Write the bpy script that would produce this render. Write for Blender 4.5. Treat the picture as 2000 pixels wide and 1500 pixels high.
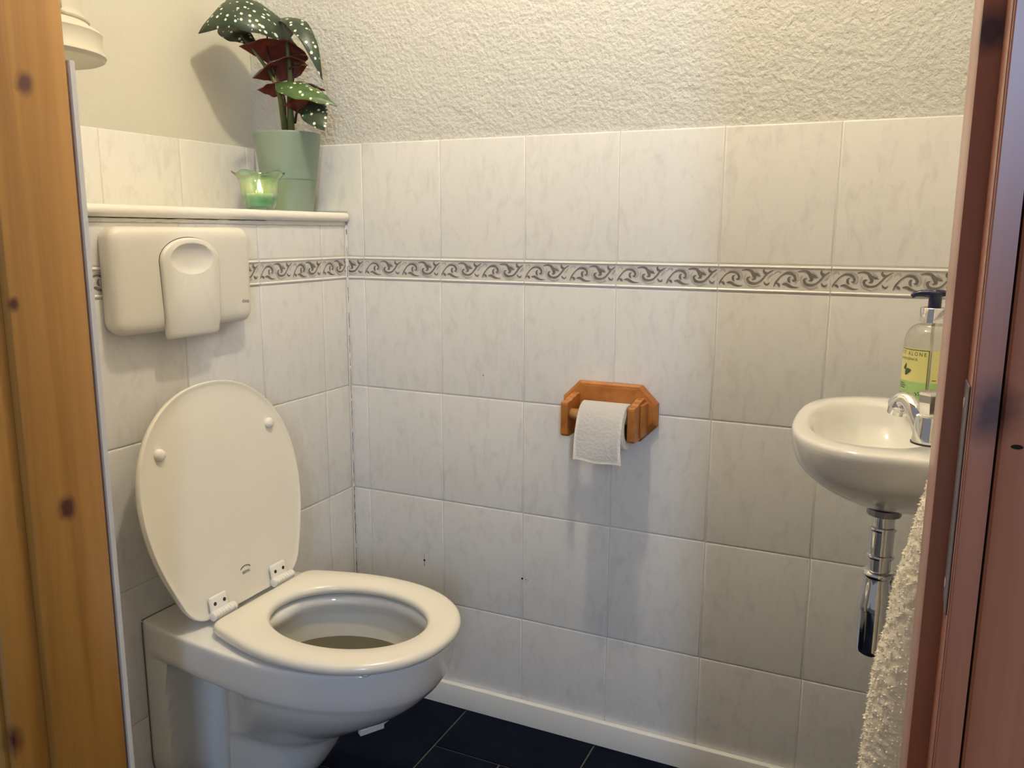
import bpy, bmesh, math, random
from mathutils import Vector, Matrix, noise

# ------------------------------------------------------------------ clear
for o in list(bpy.data.objects):
    bpy.data.objects.remove(o, do_unlink=True)
S = bpy.context.scene
COL = S.collection
PI = math.pi
rnd = random.Random(7)

# ------------------------------------------------------------------ camera
cam = bpy.data.cameras.new('camera')
cam.sensor_fit = 'HORIZONTAL'
cam.sensor_width = 36.0
cam.lens = 1622.41 / 2000 * 36.0
cam.clip_start = 0.02
co = bpy.data.objects.new('camera', cam)
COL.objects.link(co)
_r = Vector((0.90729151, 0.4204728, 0.0049742))
_u = Vector((-0.08030745, 0.16165082, 0.98357497))
_f = Vector((-0.41276244, 0.89278868, -0.18043152))
M4 = Matrix((( _r.x, _u.x, -_f.x, 1.15897), (_r.y, _u.y, -_f.y, -1.59506), (_r.z, _u.z, -_f.z, 1.11183), (0, 0, 0, 1)))
co.matrix_world = M4
S.camera = co

# ------------------------------------------------------------------ world, light, exposure
S.view_settings.view_transform = 'Standard'
S.view_settings.look = 'None'
S.view_settings.gamma = 1.0
S.view_settings.use_curve_mapping = False
S.view_settings.exposure = 0.0
wd = bpy.data.worlds.new('world')
S.world = wd
wd.use_nodes = True
wd.node_tree.nodes['Background'].inputs[0].default_value = (0.80, 0.78, 0.86, 1)
wd.node_tree.nodes['Background'].inputs[1].default_value = 0.27
BULB = 560.0          # emission of the ceiling bulb
FLAME_W = 0.6
al = bpy.data.lights.new('hall_window_daylight', 'AREA')
al.shape = 'RECTANGLE'
al.size = 0.24
al.size_y = 0.9
al.energy = 35
al.color = (0.44, 0.64, 1.0)
ao = bpy.data.objects.new('hall_window_daylight', al)
COL.objects.link(ao)
ao.location = (2.20, -3.75, 1.85)
ao.rotation_euler = (Vector((0.42, 0.0, 1.2)) - Vector(ao.location)).to_track_quat('-Z', 'Y').to_euler()

# ------------------------------------------------------------------ material helpers
def mat(name, col=(0.8, 0.8, 0.8), rough=0.4, metal=0.0, spec=0.5, coat=0.0):
    m = bpy.data.materials.new(name)
    m.use_nodes = True
    b = m.node_tree.nodes['Principled BSDF']
    b.inputs['Base Color'].default_value = (*col, 1)
    b.inputs['Roughness'].default_value = rough
    b.inputs['Metallic'].default_value = metal
    b.inputs['Specular IOR Level'].default_value = spec
    b.inputs['Coat Weight'].default_value = coat
    return m

def nt(m):
    return m.node_tree.nodes, m.node_tree.links, m.node_tree.nodes['Principled BSDF']

def N(m, typ, **kw):
    n = m.node_tree.nodes.new(typ)
    for k, v in kw.items():
        if k.startswith('i_'):
            n.inputs[k[2:].replace('_', ' ')].default_value = v
        else:
            setattr(n, k, v)
    return n

def ramp(m, fac, stops):
    r = m.node_tree.nodes.new('ShaderNodeValToRGB')
    el = r.color_ramp.elements
    el[0].position, el[0].color = stops[0][0], (*stops[0][1], 1)
    el[1].position, el[1].color = stops[-1][0], (*stops[-1][1], 1)
    for p, c in stops[1:-1]:
        e = el.new(p)
        e.color = (*c, 1)
    m.node_tree.links.new(fac, r.inputs[0])
    return r.outputs[0]

def noise_tex(m, scale, stretch=(1, 1, 1), detail=4.0, rough=0.55, coords='Object', rand=False, dist=0.0):
    L = m.node_tree.links
    tc = N(m, 'ShaderNodeTexCoord')
    mp = N(m, 'ShaderNodeMapping')
    mp.inputs['Scale'].default_value = stretch
    L.new(tc.outputs[coords], mp.inputs['Vector'])
    if rand:
        oi = N(m, 'ShaderNodeObjectInfo')
        mu = N(m, 'ShaderNodeMath', operation='MULTIPLY')
        mu.inputs[1].default_value = 37.0
        L.new(oi.outputs['Random'], mu.inputs[0])
        cb = N(m, 'ShaderNodeCombineXYZ')
        for i in range(3):
            L.new(mu.outputs[0], cb.inputs[i])
        L.new(cb.outputs[0], mp.inputs['Location'])
    n = N(m, 'ShaderNodeTexNoise')
    n.inputs['Scale'].default_value = scale
    n.inputs['Detail'].default_value = detail
    n.inputs['Roughness'].default_value = rough
    n.inputs['Distortion'].default_value = dist
    L.new(mp.outputs[0], n.inputs['Vector'])
    return n.outputs['Fac']

def bump(m, height, strength=0.3, dist=0.002):
    L = m.node_tree.links
    b = N(m, 'ShaderNodeBump')
    b.inputs['Strength'].default_value = strength
    b.inputs['Distance'].default_value = dist
    L.new(height, b.inputs['Height'])
    L.new(b.outputs[0], m.node_tree.nodes['Principled BSDF'].inputs['Normal'])

def setcol(m, sock):
    m.node_tree.links.new(sock, m.node_tree.nodes['Principled BSDF'].inputs['Base Color'])

# tiles
TILE = mat('glazed_marbled_tile', rough=0.34, spec=0.45)
setcol(TILE, ramp(TILE, noise_tex(TILE, 42, (1, 1, 0.42), 5, 0.6, rand=True, dist=0.9),
                  [(0.26, (0.71, 0.68, 0.64)), (0.40, (0.772, 0.743, 0.70)), (0.50, (0.805, 0.78, 0.735)), (0.75, (0.815, 0.79, 0.745))]))
bump(TILE, noise_tex(TILE, 160, detail=2), 0.10, 0.0012)
BORDER = mat('border_tile_glaze', (0.80, 0.765, 0.71), 0.32)
BAND = mat('border_band_glaze', (0.66, 0.62, 0.565), 0.34)
SCROLL = mat('scroll_print', (0.18, 0.157, 0.135), 0.4)
SCROLL2 = mat('scroll_print_pale', (0.46, 0.425, 0.38), 0.4)
GROUT = mat('grout', (0.70, 0.665, 0.60), 0.8, spec=0.2)
bump(GROUT, noise_tex(GROUT, 300), 0.3, 0.001)

def plaster(name, col, s, d):
    m = mat(name, col, 0.85, spec=0.2)
    L = m.node_tree.links
    a = noise_tex(m, 115, detail=5, rough=0.55, dist=0.0)
    b = noise_tex(m, 34, detail=4, dist=0.25)
    mx = N(m, 'ShaderNodeMath', operation='MULTIPLY_ADD')
    mx.inputs[1].default_value = 0.8
    L.new(b, mx.inputs[0])
    L.new(a, mx.inputs[2])
    bump(m, mx.outputs[0], s, d)
    return m
PLASTER = plaster('sprayed_plaster', (0.62, 0.605, 0.555), 0.62, 0.009)
PLASTER_S = plaster('smooth_plaster', (0.62, 0.595, 0.51), 0.25, 0.004)
CEIL = mat('ceiling_paint', (0.84, 0.82, 0.77), 0.85)
AGEDWHITE = mat('aged_white_plastic', (0.60, 0.555, 0.45), 0.45)
WHITEPAINT = mat('white_gloss_paint', (0.82, 0.80, 0.75), 0.32)
LEDGE = mat('white_laminate', (0.84, 0.79, 0.70), 0.28)
SEAL = mat('old_sealant', (0.72, 0.69, 0.63), 0.6)
bump(SEAL, noise_tex(SEAL, 60), 0.8, 0.004)
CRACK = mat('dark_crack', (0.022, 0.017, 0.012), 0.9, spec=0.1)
STAIN = mat('grey_stain', (0.16, 0.14, 0.12), 0.8)
SLATE = mat('dark_slate_tile', rough=0.75, spec=0.05)
setcol(SLATE, ramp(SLATE, noise_tex(SLATE, 14, detail=6, rand=True), [(0.3, (0.003, 0.005, 0.012)), (0.7, (0.006, 0.009, 0.019))]))
bump(SLATE, noise_tex(SLATE, 60, detail=5, rand=True), 0.35, 0.003)
FGROUT = mat('floor_grout', (0.10, 0.10, 0.085), 0.85)

CERAMIC = mat('white_ceramic', (0.80, 0.775, 0.71), 0.10, spec=0.55, coat=0.3)
SEATP = mat('white_seat_lacquer', (0.86, 0.80, 0.665), 0.20, spec=0.5, coat=0.2)
PLASTIC = mat('cream_plastic', (0.76, 0.715, 0.615), 0.36)
HINGE = mat('white_plastic', (0.88, 0.84, 0.75), 0.35)
HOLE = mat('dark_hole', (0.03, 0.022, 0.012), 0.7)
INK = mat('dark_ink', (0.05, 0.045, 0.035), 0.5)
CHROME = mat('chrome', (0.80, 0.80, 0.80), 0.07, 1.0)
DARKRUB = mat('black_rubber', (0.02, 0.02, 0.026), 0.4)
WATER = mat('toilet_water', (0.10, 0.088, 0.048), 0.03, spec=0.5)
STEEL = mat('dull_steel', (0.30, 0.29, 0.30), 0.42, 0.9)
TISSUE = mat('white_tissue', (0.93, 0.90, 0.86), 0.95, spec=0.1)
bump(TISSUE, noise_tex(TISSUE, 160, detail=3), 0.6, 0.003)
TOWEL = mat('cream_terry', (0.97, 0.87, 0.69), 1.0, spec=0.05)
bump(TOWEL, noise_tex(TOWEL, 150, detail=3), 0.35, 0.005)
TOWEL.node_tree.nodes['Principled BSDF'].inputs['Sheen Weight'].default_value = 0.6
TOWEL.node_tree.nodes['Principled BSDF'].inputs['Sheen Roughness'].default_value = 0.6
TOWEL.node_tree.nodes['Principled BSDF'].inputs['Sheen Tint'].default_value = (1.0, 0.93, 0.8, 1)
VASE = mat('sage_green_ceramic', (0.21, 0.27, 0.215), 0.42)
SOIL = mat('potting_soil', (0.035, 0.025, 0.018), 0.95)
STEM = mat('olive_stem', rough=0.5)
setcol(STEM, ramp(STEM, noise_tex(STEM, 40, (1, 1, 0.2)), [(0.3, (0.05, 0.06, 0.018)), (0.7, (0.12, 0.14, 0.035))]))
STEMR = mat('dark_red_stem', (0.055, 0.018, 0.014), 0.5)
LEAFBACK = mat('red_leaf_underside', rough=0.5)
setcol(LEAFBACK, ramp(LEAFBACK, noise_tex(LEAFBACK, 45), [(0.3, (0.085, 0.014, 0.010)), (0.7, (0.20, 0.035, 0.018))]))
WAX = mat('candle_wax', (0.9, 0.85, 0.7), 0.5)
BLUEPUMP = mat('navy_plastic', (0.008, 0.012, 0.05), 0.3)
LABELY = mat('yellow_label', (0.72, 0.66, 0.25), 0.5)
LABELG = mat('green_label', (0.36, 0.55, 0.20), 0.5)
LABELD = mat('dark_green_print', (0.05, 0.10, 0.03), 0.5)
CARD = mat('cardboard_core', (0.35, 0.24, 0.14), 0.9)

def leaf_green(name, a, b):
    m = mat(name, rough=0.42)
    L = m.node_tree.links
    tc = N(m, 'ShaderNodeTexCoord')
    vo = N(m, 'ShaderNodeTexVoronoi')
    vo.inputs['Scale'].default_value = 92.0
    vo.inputs['Randomness'].default_value = 0.75
    L.new(tc.outputs['UV'], vo.inputs['Vector'])
    lt = N(m, 'ShaderNodeMapRange')
    lt.inputs['From Min'].default_value = 0.25
    lt.inputs['From Max'].default_value = 0.31
    lt.inputs['To Min'].default_value = 1.0
    lt.inputs['To Max'].default_value = 0.0
    L.new(vo.outputs['Distance'], lt.inputs['Value'])
    base = ramp(m, noise_tex(m, 30), [(0.3, a), (0.7, b)])
    mx = N(m, 'ShaderNodeMix', data_type='RGBA')
    L.new(lt.outputs[0], mx.inputs[0])
    L.new(base, mx.inputs[6])
    mx.inputs[7].default_value = (0.72, 0.76, 0.60, 1)
    setcol(m, mx.outputs[2])
    return m
LEAFTOP = leaf_green('spotted_dark_leaf', (0.012, 0.024, 0.014), (0.03, 0.055, 0.026))
LEAFTOP2 = leaf_green('spotted_green_leaf', (0.03, 0.07, 0.02), (0.07, 0.13, 0.035))

def thin_glass(name, col, dark, stretch=(1, 1, 0.35), scale=70, gl=0.12, trans=0.0):
    m = bpy.data.materials.new(name)
    m.use_nodes = True
    n, L = m.node_tree.nodes, m.node_tree.links
    for x in list(n):
        n.remove(x)
    out = n.new('ShaderNodeOutputMaterial')
    tr = n.new('ShaderNodeBsdfTransparent')
    gg = n.new('ShaderNodeBsdfGlossy')
    gg.inputs['Roughness'].default_value = 0.06
    fr = n.new('ShaderNodeLayerWeight')
    fr.inputs['Blend'].default_value = 0.25
    ms = n.new('ShaderNodeMixShader')
    if scale:
        f = noise_tex(m, scale, stretch, 2, 0.5)
        c = ramp(m, f, [(0.35, dark), (0.60, col)])
        L.new(c, tr.inputs[0])
    else:
        tr.inputs[0].default_value = (*col, 1)
    if trans:
        # bubbly recycled glass: body tint deepens at grazing angles, a little light is scattered
        edge = n.new('ShaderNodeMix')
        edge.data_type = 'RGBA'
        fe = n.new('ShaderNodeLayerWeight')
        fe.inputs['Blend'].default_value = 0.45
        L.new(fe.outputs['Facing'], edge.inputs[0])
        L.new(c, edge.inputs[6])
        edge.inputs[7].default_value = (0.10, 0.34, 0.22, 1)
        tcz = n.new('ShaderNodeTexCoord')
        sx = n.new('ShaderNodeSeparateXYZ')
        L.new(tcz.outputs['Object'], sx.inputs[0])
        zr = n.new('ShaderNodeMapRange')          # the glass is thicker towards its foot
        zr.inputs['From Min'].default_value = 0.038
        zr.inputs['From Max'].default_value = 0.018
        L.new(sx.outputs['Z'], zr.inputs['Value'])
        foot = n.new('ShaderNodeMix')
        foot.data_type = 'RGBA'
        L.new(zr.outputs[0], foot.inputs[0])
        L.new(edge.outputs[2], foot.inputs[6])
        foot.inputs[7].default_value = (0.58, 0.80, 0.70, 1)
        L.new(foot.outputs[2], tr.inputs[0])
        tl = n.new('ShaderNodeBsdfTranslucent')
        tl.inputs[0].default_value = (0.85, 0.95, 0.68, 1)
        m2 = n.new('ShaderNodeMixShader')
        m2.inputs[0].default_value = trans
        L.new(tr.outputs[0], m2.inputs[1])
        L.new(tl.outputs[0], m2.inputs[2])
        tr = m2
    mr = n.new('ShaderNodeMapRange')
    mr.inputs['To Min'].default_value = gl * 0.35
    mr.inputs['To Max'].default_value = 0.75
    L.new(fr.outputs['Facing'], mr.inputs['Value'])
    L.new(mr.outputs[0], ms.inputs[0])
    L.new(tr.outputs[0], ms.inputs[1])
    L.new(gg.outputs[0], ms.inputs[2])
    L.new(ms.outputs[0], out.inputs[0])
    return m
GREENGLASS = thin_glass('recycled_green_glass', (0.95, 0.99, 0.95), (0.55, 0.80, 0.66), trans=0.10)
CLEARPL = thin_glass('clear_bottle_plastic', (0.93, 0.93, 0.88), (0.9, 0.9, 0.9), scale=0, gl=0.10)

def emit(name, col, s):
    m = mat(name, col)
    b = m.node_tree.nodes['Principled BSDF']
    b.inputs['Emission Color'].default_value = (*col, 1)
    b.inputs['Emission Strength'].default_value = s
    return m

def wood(name, dark, mid, light, knots=(), rough=0.36, zs=0.035, scale=34):
    """pine: grain drawn out along z, knots at given object-space points (pos, radius)"""
    m = mat(name, rough=rough, spec=0.5)
    L = m.node_tree.links
    g = ramp(m, noise_tex(m, scale, (1, 1, zs), 5, 0.6, dist=0.4), [(0.28, dark), (0.5, mid), (0.72, light)])
    cur = g
    tc = N(m, 'ShaderNodeTexCoord')
    nz = N(m, 'ShaderNodeTexNoise')
    nz.inputs['Scale'].default_value = 60
    L.new(tc.outputs['Object'], nz.inputs['Vector'])
    for (p, r) in knots:
        sb = N(m, 'ShaderNodeVectorMath', operation='SUBTRACT')
        sb.inputs[1].default_value = p
        L.new(tc.outputs['Object'], sb.inputs[0])
        sc = N(m, 'ShaderNodeVectorMath', operation='MULTIPLY')
        sc.inputs[1].default_value = (1, 1, 0.75)
        L.new(sb.outputs[0], sc.inputs[0])
        ln = N(m, 'ShaderNodeVectorMath', operation='LENGTH')
        L.new(sc.outputs[0], ln.inputs[0])
        ad = N(m, 'ShaderNodeMath', operation='MULTIPLY_ADD')
        ad.inputs[1].default_value = r * 0.9
        L.new(nz.outputs['Fac'], ad.inputs[0])
        L.new(ln.outputs['Value'], ad.inputs[2])
        mr = N(m, 'ShaderNodeMapRange')
        mr.inputs['From Min'].default_value = r * 0.85
        mr.inputs['From Max'].default_value = r * 1.75
        mr.inputs['To Min'].default_value = 1
        mr.inputs['To Max'].default_value = 0
        L.new(ad.outputs[0], mr.inputs['Value'])
        mx = N(m, 'ShaderNodeMix', data_type='RGBA')
        L.new(mr.outputs[0], mx.inputs[0])
        L.new(cur, mx.inputs[6])
        mx.inputs[7].default_value = (0.085, 0.018, 0.009, 1)
        cur = mx.outputs[2]
    setcol(m, cur)
    return m
PINE_L = wood('varnished_pine', (0.34, 0.145, 0.022), (0.46, 0.215, 0.040), (0.54, 0.275, 0.062),
              [((0.277, -0.957, 1.268), 0.010), ((0.277, -0.955, 0.784), 0.012), ((0.265, -1.045, 0.523), 0.014), ((0.277, -0.995, 1.03), 0.006)])
PINE_R = wood('varnished_pine_right', (0.36, 0.108, 0.046), (0.45, 0.150, 0.066), (0.53, 0.20, 0.095),  # same frame's pine, colour lifted to stand in for hall light
              [((1.197, -1.0, 1.232), 0.010), ((1.2150, -1.0455, 1.010), 0.014)])
for m_ in (PINE_R, PINE_L):
    b_ = m_.node_tree.nodes['Principled BSDF']
    b_.inputs['Coat Weight'].default_value = 0.8
    b_.inputs['Coat Roughness'].default_value = 0.36
HOLDERW = wood('oiled_oak', (0.30, 0.095, 0.014), (0.42, 0.15, 0.028), (0.50, 0.20, 0.045), rough=0.4, zs=1.0, scale=28)
DOWEL = wood('pale_dowel', (0.50, 0.24, 0.07), (0.58, 0.30, 0.10), (0.64, 0.36, 0.14), rough=0.5, zs=1.0)

# ------------------------------------------------------------------ object helpers
def link(name, me, m=None, parent=None, loc=(0, 0, 0), rot=(0, 0, 0), smooth=False):
    if m is not None:
        for x in (m if isinstance(m, (list, tuple)) else [m]):
            me.materials.append(x)
    o = bpy.data.objects.new(name, me)
    COL.objects.link(o)
    o.location = loc
    o.rotation_euler = rot
    if parent is not None:
        o.parent = parent
    if smooth:
        for p in me.polygons:
            p.use_smooth = True
    return o

def from_bm(name, bm, m=None, parent=None, smooth=False, loc=(0, 0, 0), rot=(0, 0, 0), sharp=None):
    bmesh.ops.recalc_face_normals(bm, faces=bm.faces)
    me = bpy.data.meshes.new(name)
    bm.to_mesh(me)
    bm.free()
    o = link(name, me, m, parent, loc, rot, smooth)
    if sharp is not None:
        for p in me.polygons:
            p.use_smooth = True
        me.set_sharp_from_angle(angle=math.radians(sharp))
    return o

def tag(o, label, cat, group=None):
    o['label'] = label
    o['category'] = cat
    if group:
        o['group'] = group
    return o

def struct(o, label=None):
    o['kind'] = 'structure'
    if label:
        o['label'] = label
    return o

def thing(name, loc, label, cat, rz=0.0, group=None):
    o = bpy.data.objects.new(name, None)
    COL.objects.link(o)
    o.location = loc
    o.rotation_euler = (0, 0, rz)
    o.empty_display_size = 0.05
    return tag(o, label, cat, group)

def box(bm, x0, x1, y0, y1, z0, z1, bev=0.0, seg=2, mi=0):
    vs = [bm.verts.new((x, y, z)) for x in (x0, x1) for y in (y0, y1) for z in (z0, z1)]
    idx = [(0, 1, 3, 2), (4, 6, 7, 5), (0, 4, 5, 1), (2, 3, 7, 6), (0, 2, 6, 4), (1, 5, 7, 3)]
    fs = [bm.faces.new([vs[i] for i in f]) for f in idx]
    for f in fs:
        f.material_index = mi
    if bev:
        es = list({e for f in fs for e in f.edges})
        r = bmesh.ops.bevel(bm, geom=es, offset=bev, segments=seg, affect='EDGES', profile=0.5)
        for f in r['faces']:
            f.material_index = mi
    return vs

def mkbox(name, dims, m, parent=None, bev=0.0, seg=2):
    bm = bmesh.new()
    box(bm, *dims, bev=bev, seg=seg)
    return from_bm(name, bm, m, parent, sharp=40 if bev else None)

def lathe(bm, prof, n=40, c=(0, 0, 0), cap=True, mi=0, wob=None):
    rings = []
    for (r, z) in prof:
        ring = []
        for k in range(n):
            a = 2 * PI * k / n
            rr, zz = (r, z) if wob is None else wob(r, z, a)
            ring.append(bm.verts.new((c[0] + rr * math.cos(a), c[1] + rr * math.sin(a), c[2] + zz)))
        rings.append(ring)
    for A, B in zip(rings, rings[1:]):
        for k in range(n):
            f = bm.faces.new((A[k], A[(k + 1) % n], B[(k + 1) % n], B[k]))
            f.material_index = mi
    if cap:
        for R in (rings[0], rings[-1]):
            f = bm.faces.new(R)
            f.material_index = mi
    return rings

def loft(bm, rings, cap0=True, cap1=True, mi=0):
    V = [[bm.verts.new(p) for p in R] for R in rings]
    n = len(V[0])
    for A, B in zip(V, V[1:]):
        for k in range(n):
            f = bm.faces.new((A[k], A[(k + 1) % n], B[(k + 1) % n], B[k]))
            f.material_index = mi
    if cap0:
        bm.faces.new(V[0]).material_index = mi
    if cap1:
        bm.faces.new(V[-1]).material_index = mi
    return V

def tube(bm, pts, rad, n=10, cap=True, mi=0):
    P = [Vector(p) for p in pts]
    R = rad if isinstance(rad, (list, tuple)) else [rad] * len(P)
    rings = []
    prev = None
    for i, p in enumerate(P):
        t = (P[min(i + 1, len(P) - 1)] - P[max(i - 1, 0)]).normalized()
        if prev is None:
            a = Vector((0, 0, 1)) if abs(t.z) < 0.9 else Vector((1, 0, 0))
            u = t.cross(a).normalized()
        else:
            u = (prev - t * prev.dot(t)).normalized()
        prev = u
        v = t.cross(u)
        rings.append([p + (u * math.cos(2 * PI * k / n) + v * math.sin(2 * PI * k / n)) * R[i] for k in range(n)])
    return loft(bm, rings, cap, cap, mi)

def bez(pts, n=16):
    """Catmull-Rom through the points"""
    P = [Vector(p) for p in pts]
    P = [P[0] * 2 - P[1]] + P + [P[-1] * 2 - P[-2]]
    out = []
    for i in range(1, len(P) - 2):
        for k in range(n):
            t = k / n
            a, b, c, d = P[i - 1], P[i], P[i + 1], P[i + 2]
            out.append(0.5 * ((2 * b) + (c - a) * t + (2 * a - 5 * b + 4 * c - d) * t * t + (3 * b - a - 3 * c + d) * t ** 3))
    out.append(P[-2])
    return out

def sstep(a, b, x):
    t = max(0.0, min(1.0, (x - a) / (b - a)))
    return t * t * (3 - 2 * t)

def interp(tab, x):
    if x <= tab[0][0]:
        return tab[0][1]
    for (a, b), (c, d) in zip(tab, tab[1:]):
        if x <= c:
            return b + (d - b) * (x - a) / (c - a)
    return tab[-1][1]

def text_mesh(body, size):
    cu = bpy.data.curves.new('lettering', 'FONT')
    cu.body = body
    cu.size = size
    cu.align_x = 'CENTER'
    cu.resolution_u = 3
    to = bpy.data.objects.new('lettering', cu)
    COL.objects.link(to)
    dg = bpy.context.evaluated_depsgraph_get()
    me = bpy.data.meshes.new_from_object(to.evaluated_get(dg))
    bpy.data.objects.remove(to, do_unlink=True)
    return me

# ------------------------------------------------------------------ room shell
XL, XR, YF = -0.255, 1.31, -0.89       # tile faces: left wall, right wall, door wall; long wall face y = 0
H = 2.40
TT = 1.304                              # top of the tiling
floor = struct(mkbox('floor', (-0.40, 1.60, -2.6, 0.15, -0.12, -0.0035), FGROUT), 'dark tiled toilet room floor')
ceiling = struct(mkbox('ceiling', (-0.40, 1.60, -1.03, 0.15, H, H + 0.1), CEIL))
wall_back = struct(mkbox('wall_back', (-0.40, 1.45, 0.007, 0.15, -0.1, H), PLASTER), 'long wall, marbled tiles below rough plaster')
wall_left = struct(mkbox('wall_left', (-0.40, -0.262, -1.03, 0.007, -0.1, H), PLASTER_S), 'wall behind the cistern ledge, tiles below smooth plaster')
wall_right = struct(mkbox('wall_right', (1.317, 1.45, -1.03, 0.007, -0.1, H), PLASTER), 'wall that carries the hand basin')
bm = bmesh.new()
box(bm, -0.262, 0.255, -1.030, -0.898, -0.1, H)
box(bm, 1.214, 1.317, -1.030, -0.898, -0.1, H)
box(bm, 0.255, 1.214, -1.030, -0.898, 2.06, H)
wall_front = struct(from_bm('wall_front', bm, PLASTER), 'wall with the doorway')
boxing = struct(mkbox('wall_boxing', (-0.262, -0.007, -0.898, 0.007, -0.1, 1.1275), GROUT), 'tiled boxing that hides the cistern')

# ---- wall tiles ---------------------------------------------------
_tm = {}
def tile_mesh(w, h, m=TILE):
    k = (round(w, 4), round(h, 4), m.name)
    if k in _tm:
        return _tm[k]
    bm = bmesh.new()
    prof = [(0.0009, 0.0030), (0.0009, 0.0012), (0.0020, 0.0003), (0.0042, 0.0)]   # inset, depth behind the face
    rings = []
    for ins, d in prof:
        rings.append([Vector((ins, d, ins)), Vector((w - ins, d, ins)), Vector((w - ins, d, h - ins)), Vector((ins, d, h - ins))])
    loft(bm, rings, True, True)
    bmesh.ops.recalc_face_normals(bm, faces=bm.faces)
    me = bpy.data.meshes.new('wall_tile')
    bm.to_mesh(me)
    bm.free()
    me.materials.append(m)
    for p in me.polygons:
        p.use_smooth = True
    me.set_sharp_from_angle(angle=math.radians(45))
    _tm[k] = me
    return me

# border tile, scroll print
def scroll_mesh(u0, u1, w):
    """scroll ornament of the border: ribbons traced on the tile, clipped to its part u0..u1 of a whole tile"""
    A = [
        [(108, 440, 6), (140, 370, 15), (180, 310, 11), (230, 255, 11), (300, 220, 15), (370, 222, 21), (420, 250, 26), (445, 300, 24), (425, 340, 18), (395, 330, 6)],
        [(375, 275, 8), (345, 295, 20), (345, 340, 26), (370, 375, 8)],
        [(150, 380, 8), (185, 398, 26), (208, 430, 10)],
        [(240, 400, 8), (300, 392, 24), (360, 425, 26), (430, 450, 15), (510, 450, 4)],
        [(480, 195, 8), (560, 178, 15), (630, 195, 24), (670, 240, 36), (692, 290, 34), (700, 330, 24), (655, 348, 10)],
        [(690, 240, 20), (740, 270, 22), (800, 290, 5)],
        [(630, 300, 6), (592, 315, 20), (585, 350, 26), (620, 395, 26), (690, 412, 21), (770, 390, 17), (840, 320, 15), (890, 255, 15), (960, 205, 10), (1000, 190, 4)],
        [(850, 165, 6), (840, 205, 22), (870, 235, 26), (895, 222, 6)],
        [(850, 380, 8), (870, 415, 17), (910, 430, 14), (940, 395, 6)],
    ]
    Bp = [
        [(250, 215, 5), (330, 185, 10), (420, 195, 12), (480, 240, 10), (492, 320, 12), (440, 372, 6)],
        [(110, 225, 6), (150, 180, 11), (200, 185, 15), (205, 222, 9)],
        [(560, 250, 6), (535, 310, 12), (560, 400, 12), (680, 470, 12), (800, 440, 6)],
        [(700, 195, 8), (740, 225, 16), (790, 262, 6)],
        [(900, 330, 5), (930, 300, 12), (985, 230, 10)],
    ]
    bm = bmesh.new()
    lay = [0]
    for shift in (-0.1, 0.0, 0.1):
        for mi, grp in ((1, Bp), (0, A)):
            for st in grp:
                P = bez([Vector((x, y, wd_)) for x, y, wd_ in st], 4)
                pts = []
                for p in P:
                    x = p.x
                    top = 85 + 0.02 * (x - 95)
                    bot = 548 + 0.033 * (x - 95)
                    pts.append((Vector(((x - 95) / 1805 * 0.2 + shift, 0, (1 - (p.y - top) / (bot - top)) * 0.0513)), p.z / 9025 * (0.80 if mi == 0 else 0.9)))
                lo = []
                for i, (p, hw) in enumerate(pts):
                    a = pts[max(0, i - 1)][0]
                    b = pts[min(len(pts) - 1, i + 1)][0]
                    t = (b - a).normalized()
                    n_ = Vector((-t.z, 0, t.x))
                    lo.append((p, n_ * hw, hw))
                run = []
                def flush(run):
                    if len(run) < 2:
                        return
                    lay[0] += 1
                    dy = Vector((0, -0.0003 - 0.00002 * lay[0], 0))
                    L1 = [bm.verts.new(p + n_ + dy) for p, n_, h_ in run]
                    L2 = [bm.verts.new(p - n_ + dy) for p, n_, h_ in run]
                    for i in range(len(run) - 1):
                        f = bm.faces.new((L1[i], L2[i], L2[i + 1], L1[i + 1]))
                        f.material_index = mi
                for it in lo:
                    if u0 + 0.002 < it[0].x < u1 - 0.002:
                        run.append(it)
                    else:
                        flush(run)
                        run = []
                flush(run)
    for v in bm.verts:
        v.co.x -= u0
    me = bpy.data.meshes.new('scroll_ornament')
    bm.to_mesh(me)
    bm.free()
    me.materials.append(SCROLL)
    me.materials.append(SCROLL2)
    return me

_bt = {}
def border_meshes(w, u0):
    k = (round(w, 4), round(u0, 4))
    if k in _bt:
        return _bt[k]
    h = 0.0513
    e = 0.001
    prof = [(e, 0.003, 0), (e, 0.0010, 0), (0.0016, -0.0012, 0), (0.0040, -0.0022, 0), (0.0056, -0.0010, 0), (0.0062, 0.0006, 0), (0.0072, 0.0002, 1),
            (h - 0.0072, 0.0002, 1), (h - 0.0062, 0.0006, 0), (h - 0.0056, -0.0010, 0), (h - 0.0040, -0.0022, 0), (h - 0.0016, -0.0012, 0), (h - e, 0.0010, 0), (h - e, 0.003, 0)]
    bm = bmesh.new()
    L1 = [bm.verts.new((e, y, z)) for z, y, m_ in prof]
    L2 = [bm.verts.new((w - e, y, z)) for z, y, m_ in prof]
    for i in range(len(prof) - 1):
        f = bm.faces.new((L1[i], L2[i], L2[i + 1], L1[i + 1]))
        f.material_index = 1 if i == 6 else 0
    bm.faces.new(L1)
    bm.faces.new(L2)
    bmesh.ops.recalc_face_normals(bm, faces=bm.faces)
    me = bpy.data.meshes.new('border_tile')
    bm.to_mesh(me)
    bm.free()
    me.materials.append(BORDER)
    me.materials.append(BAND)
    _bt[k] = (me, scroll_mesh(u0, u0 + w, w))
    return _bt[k]

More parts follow.
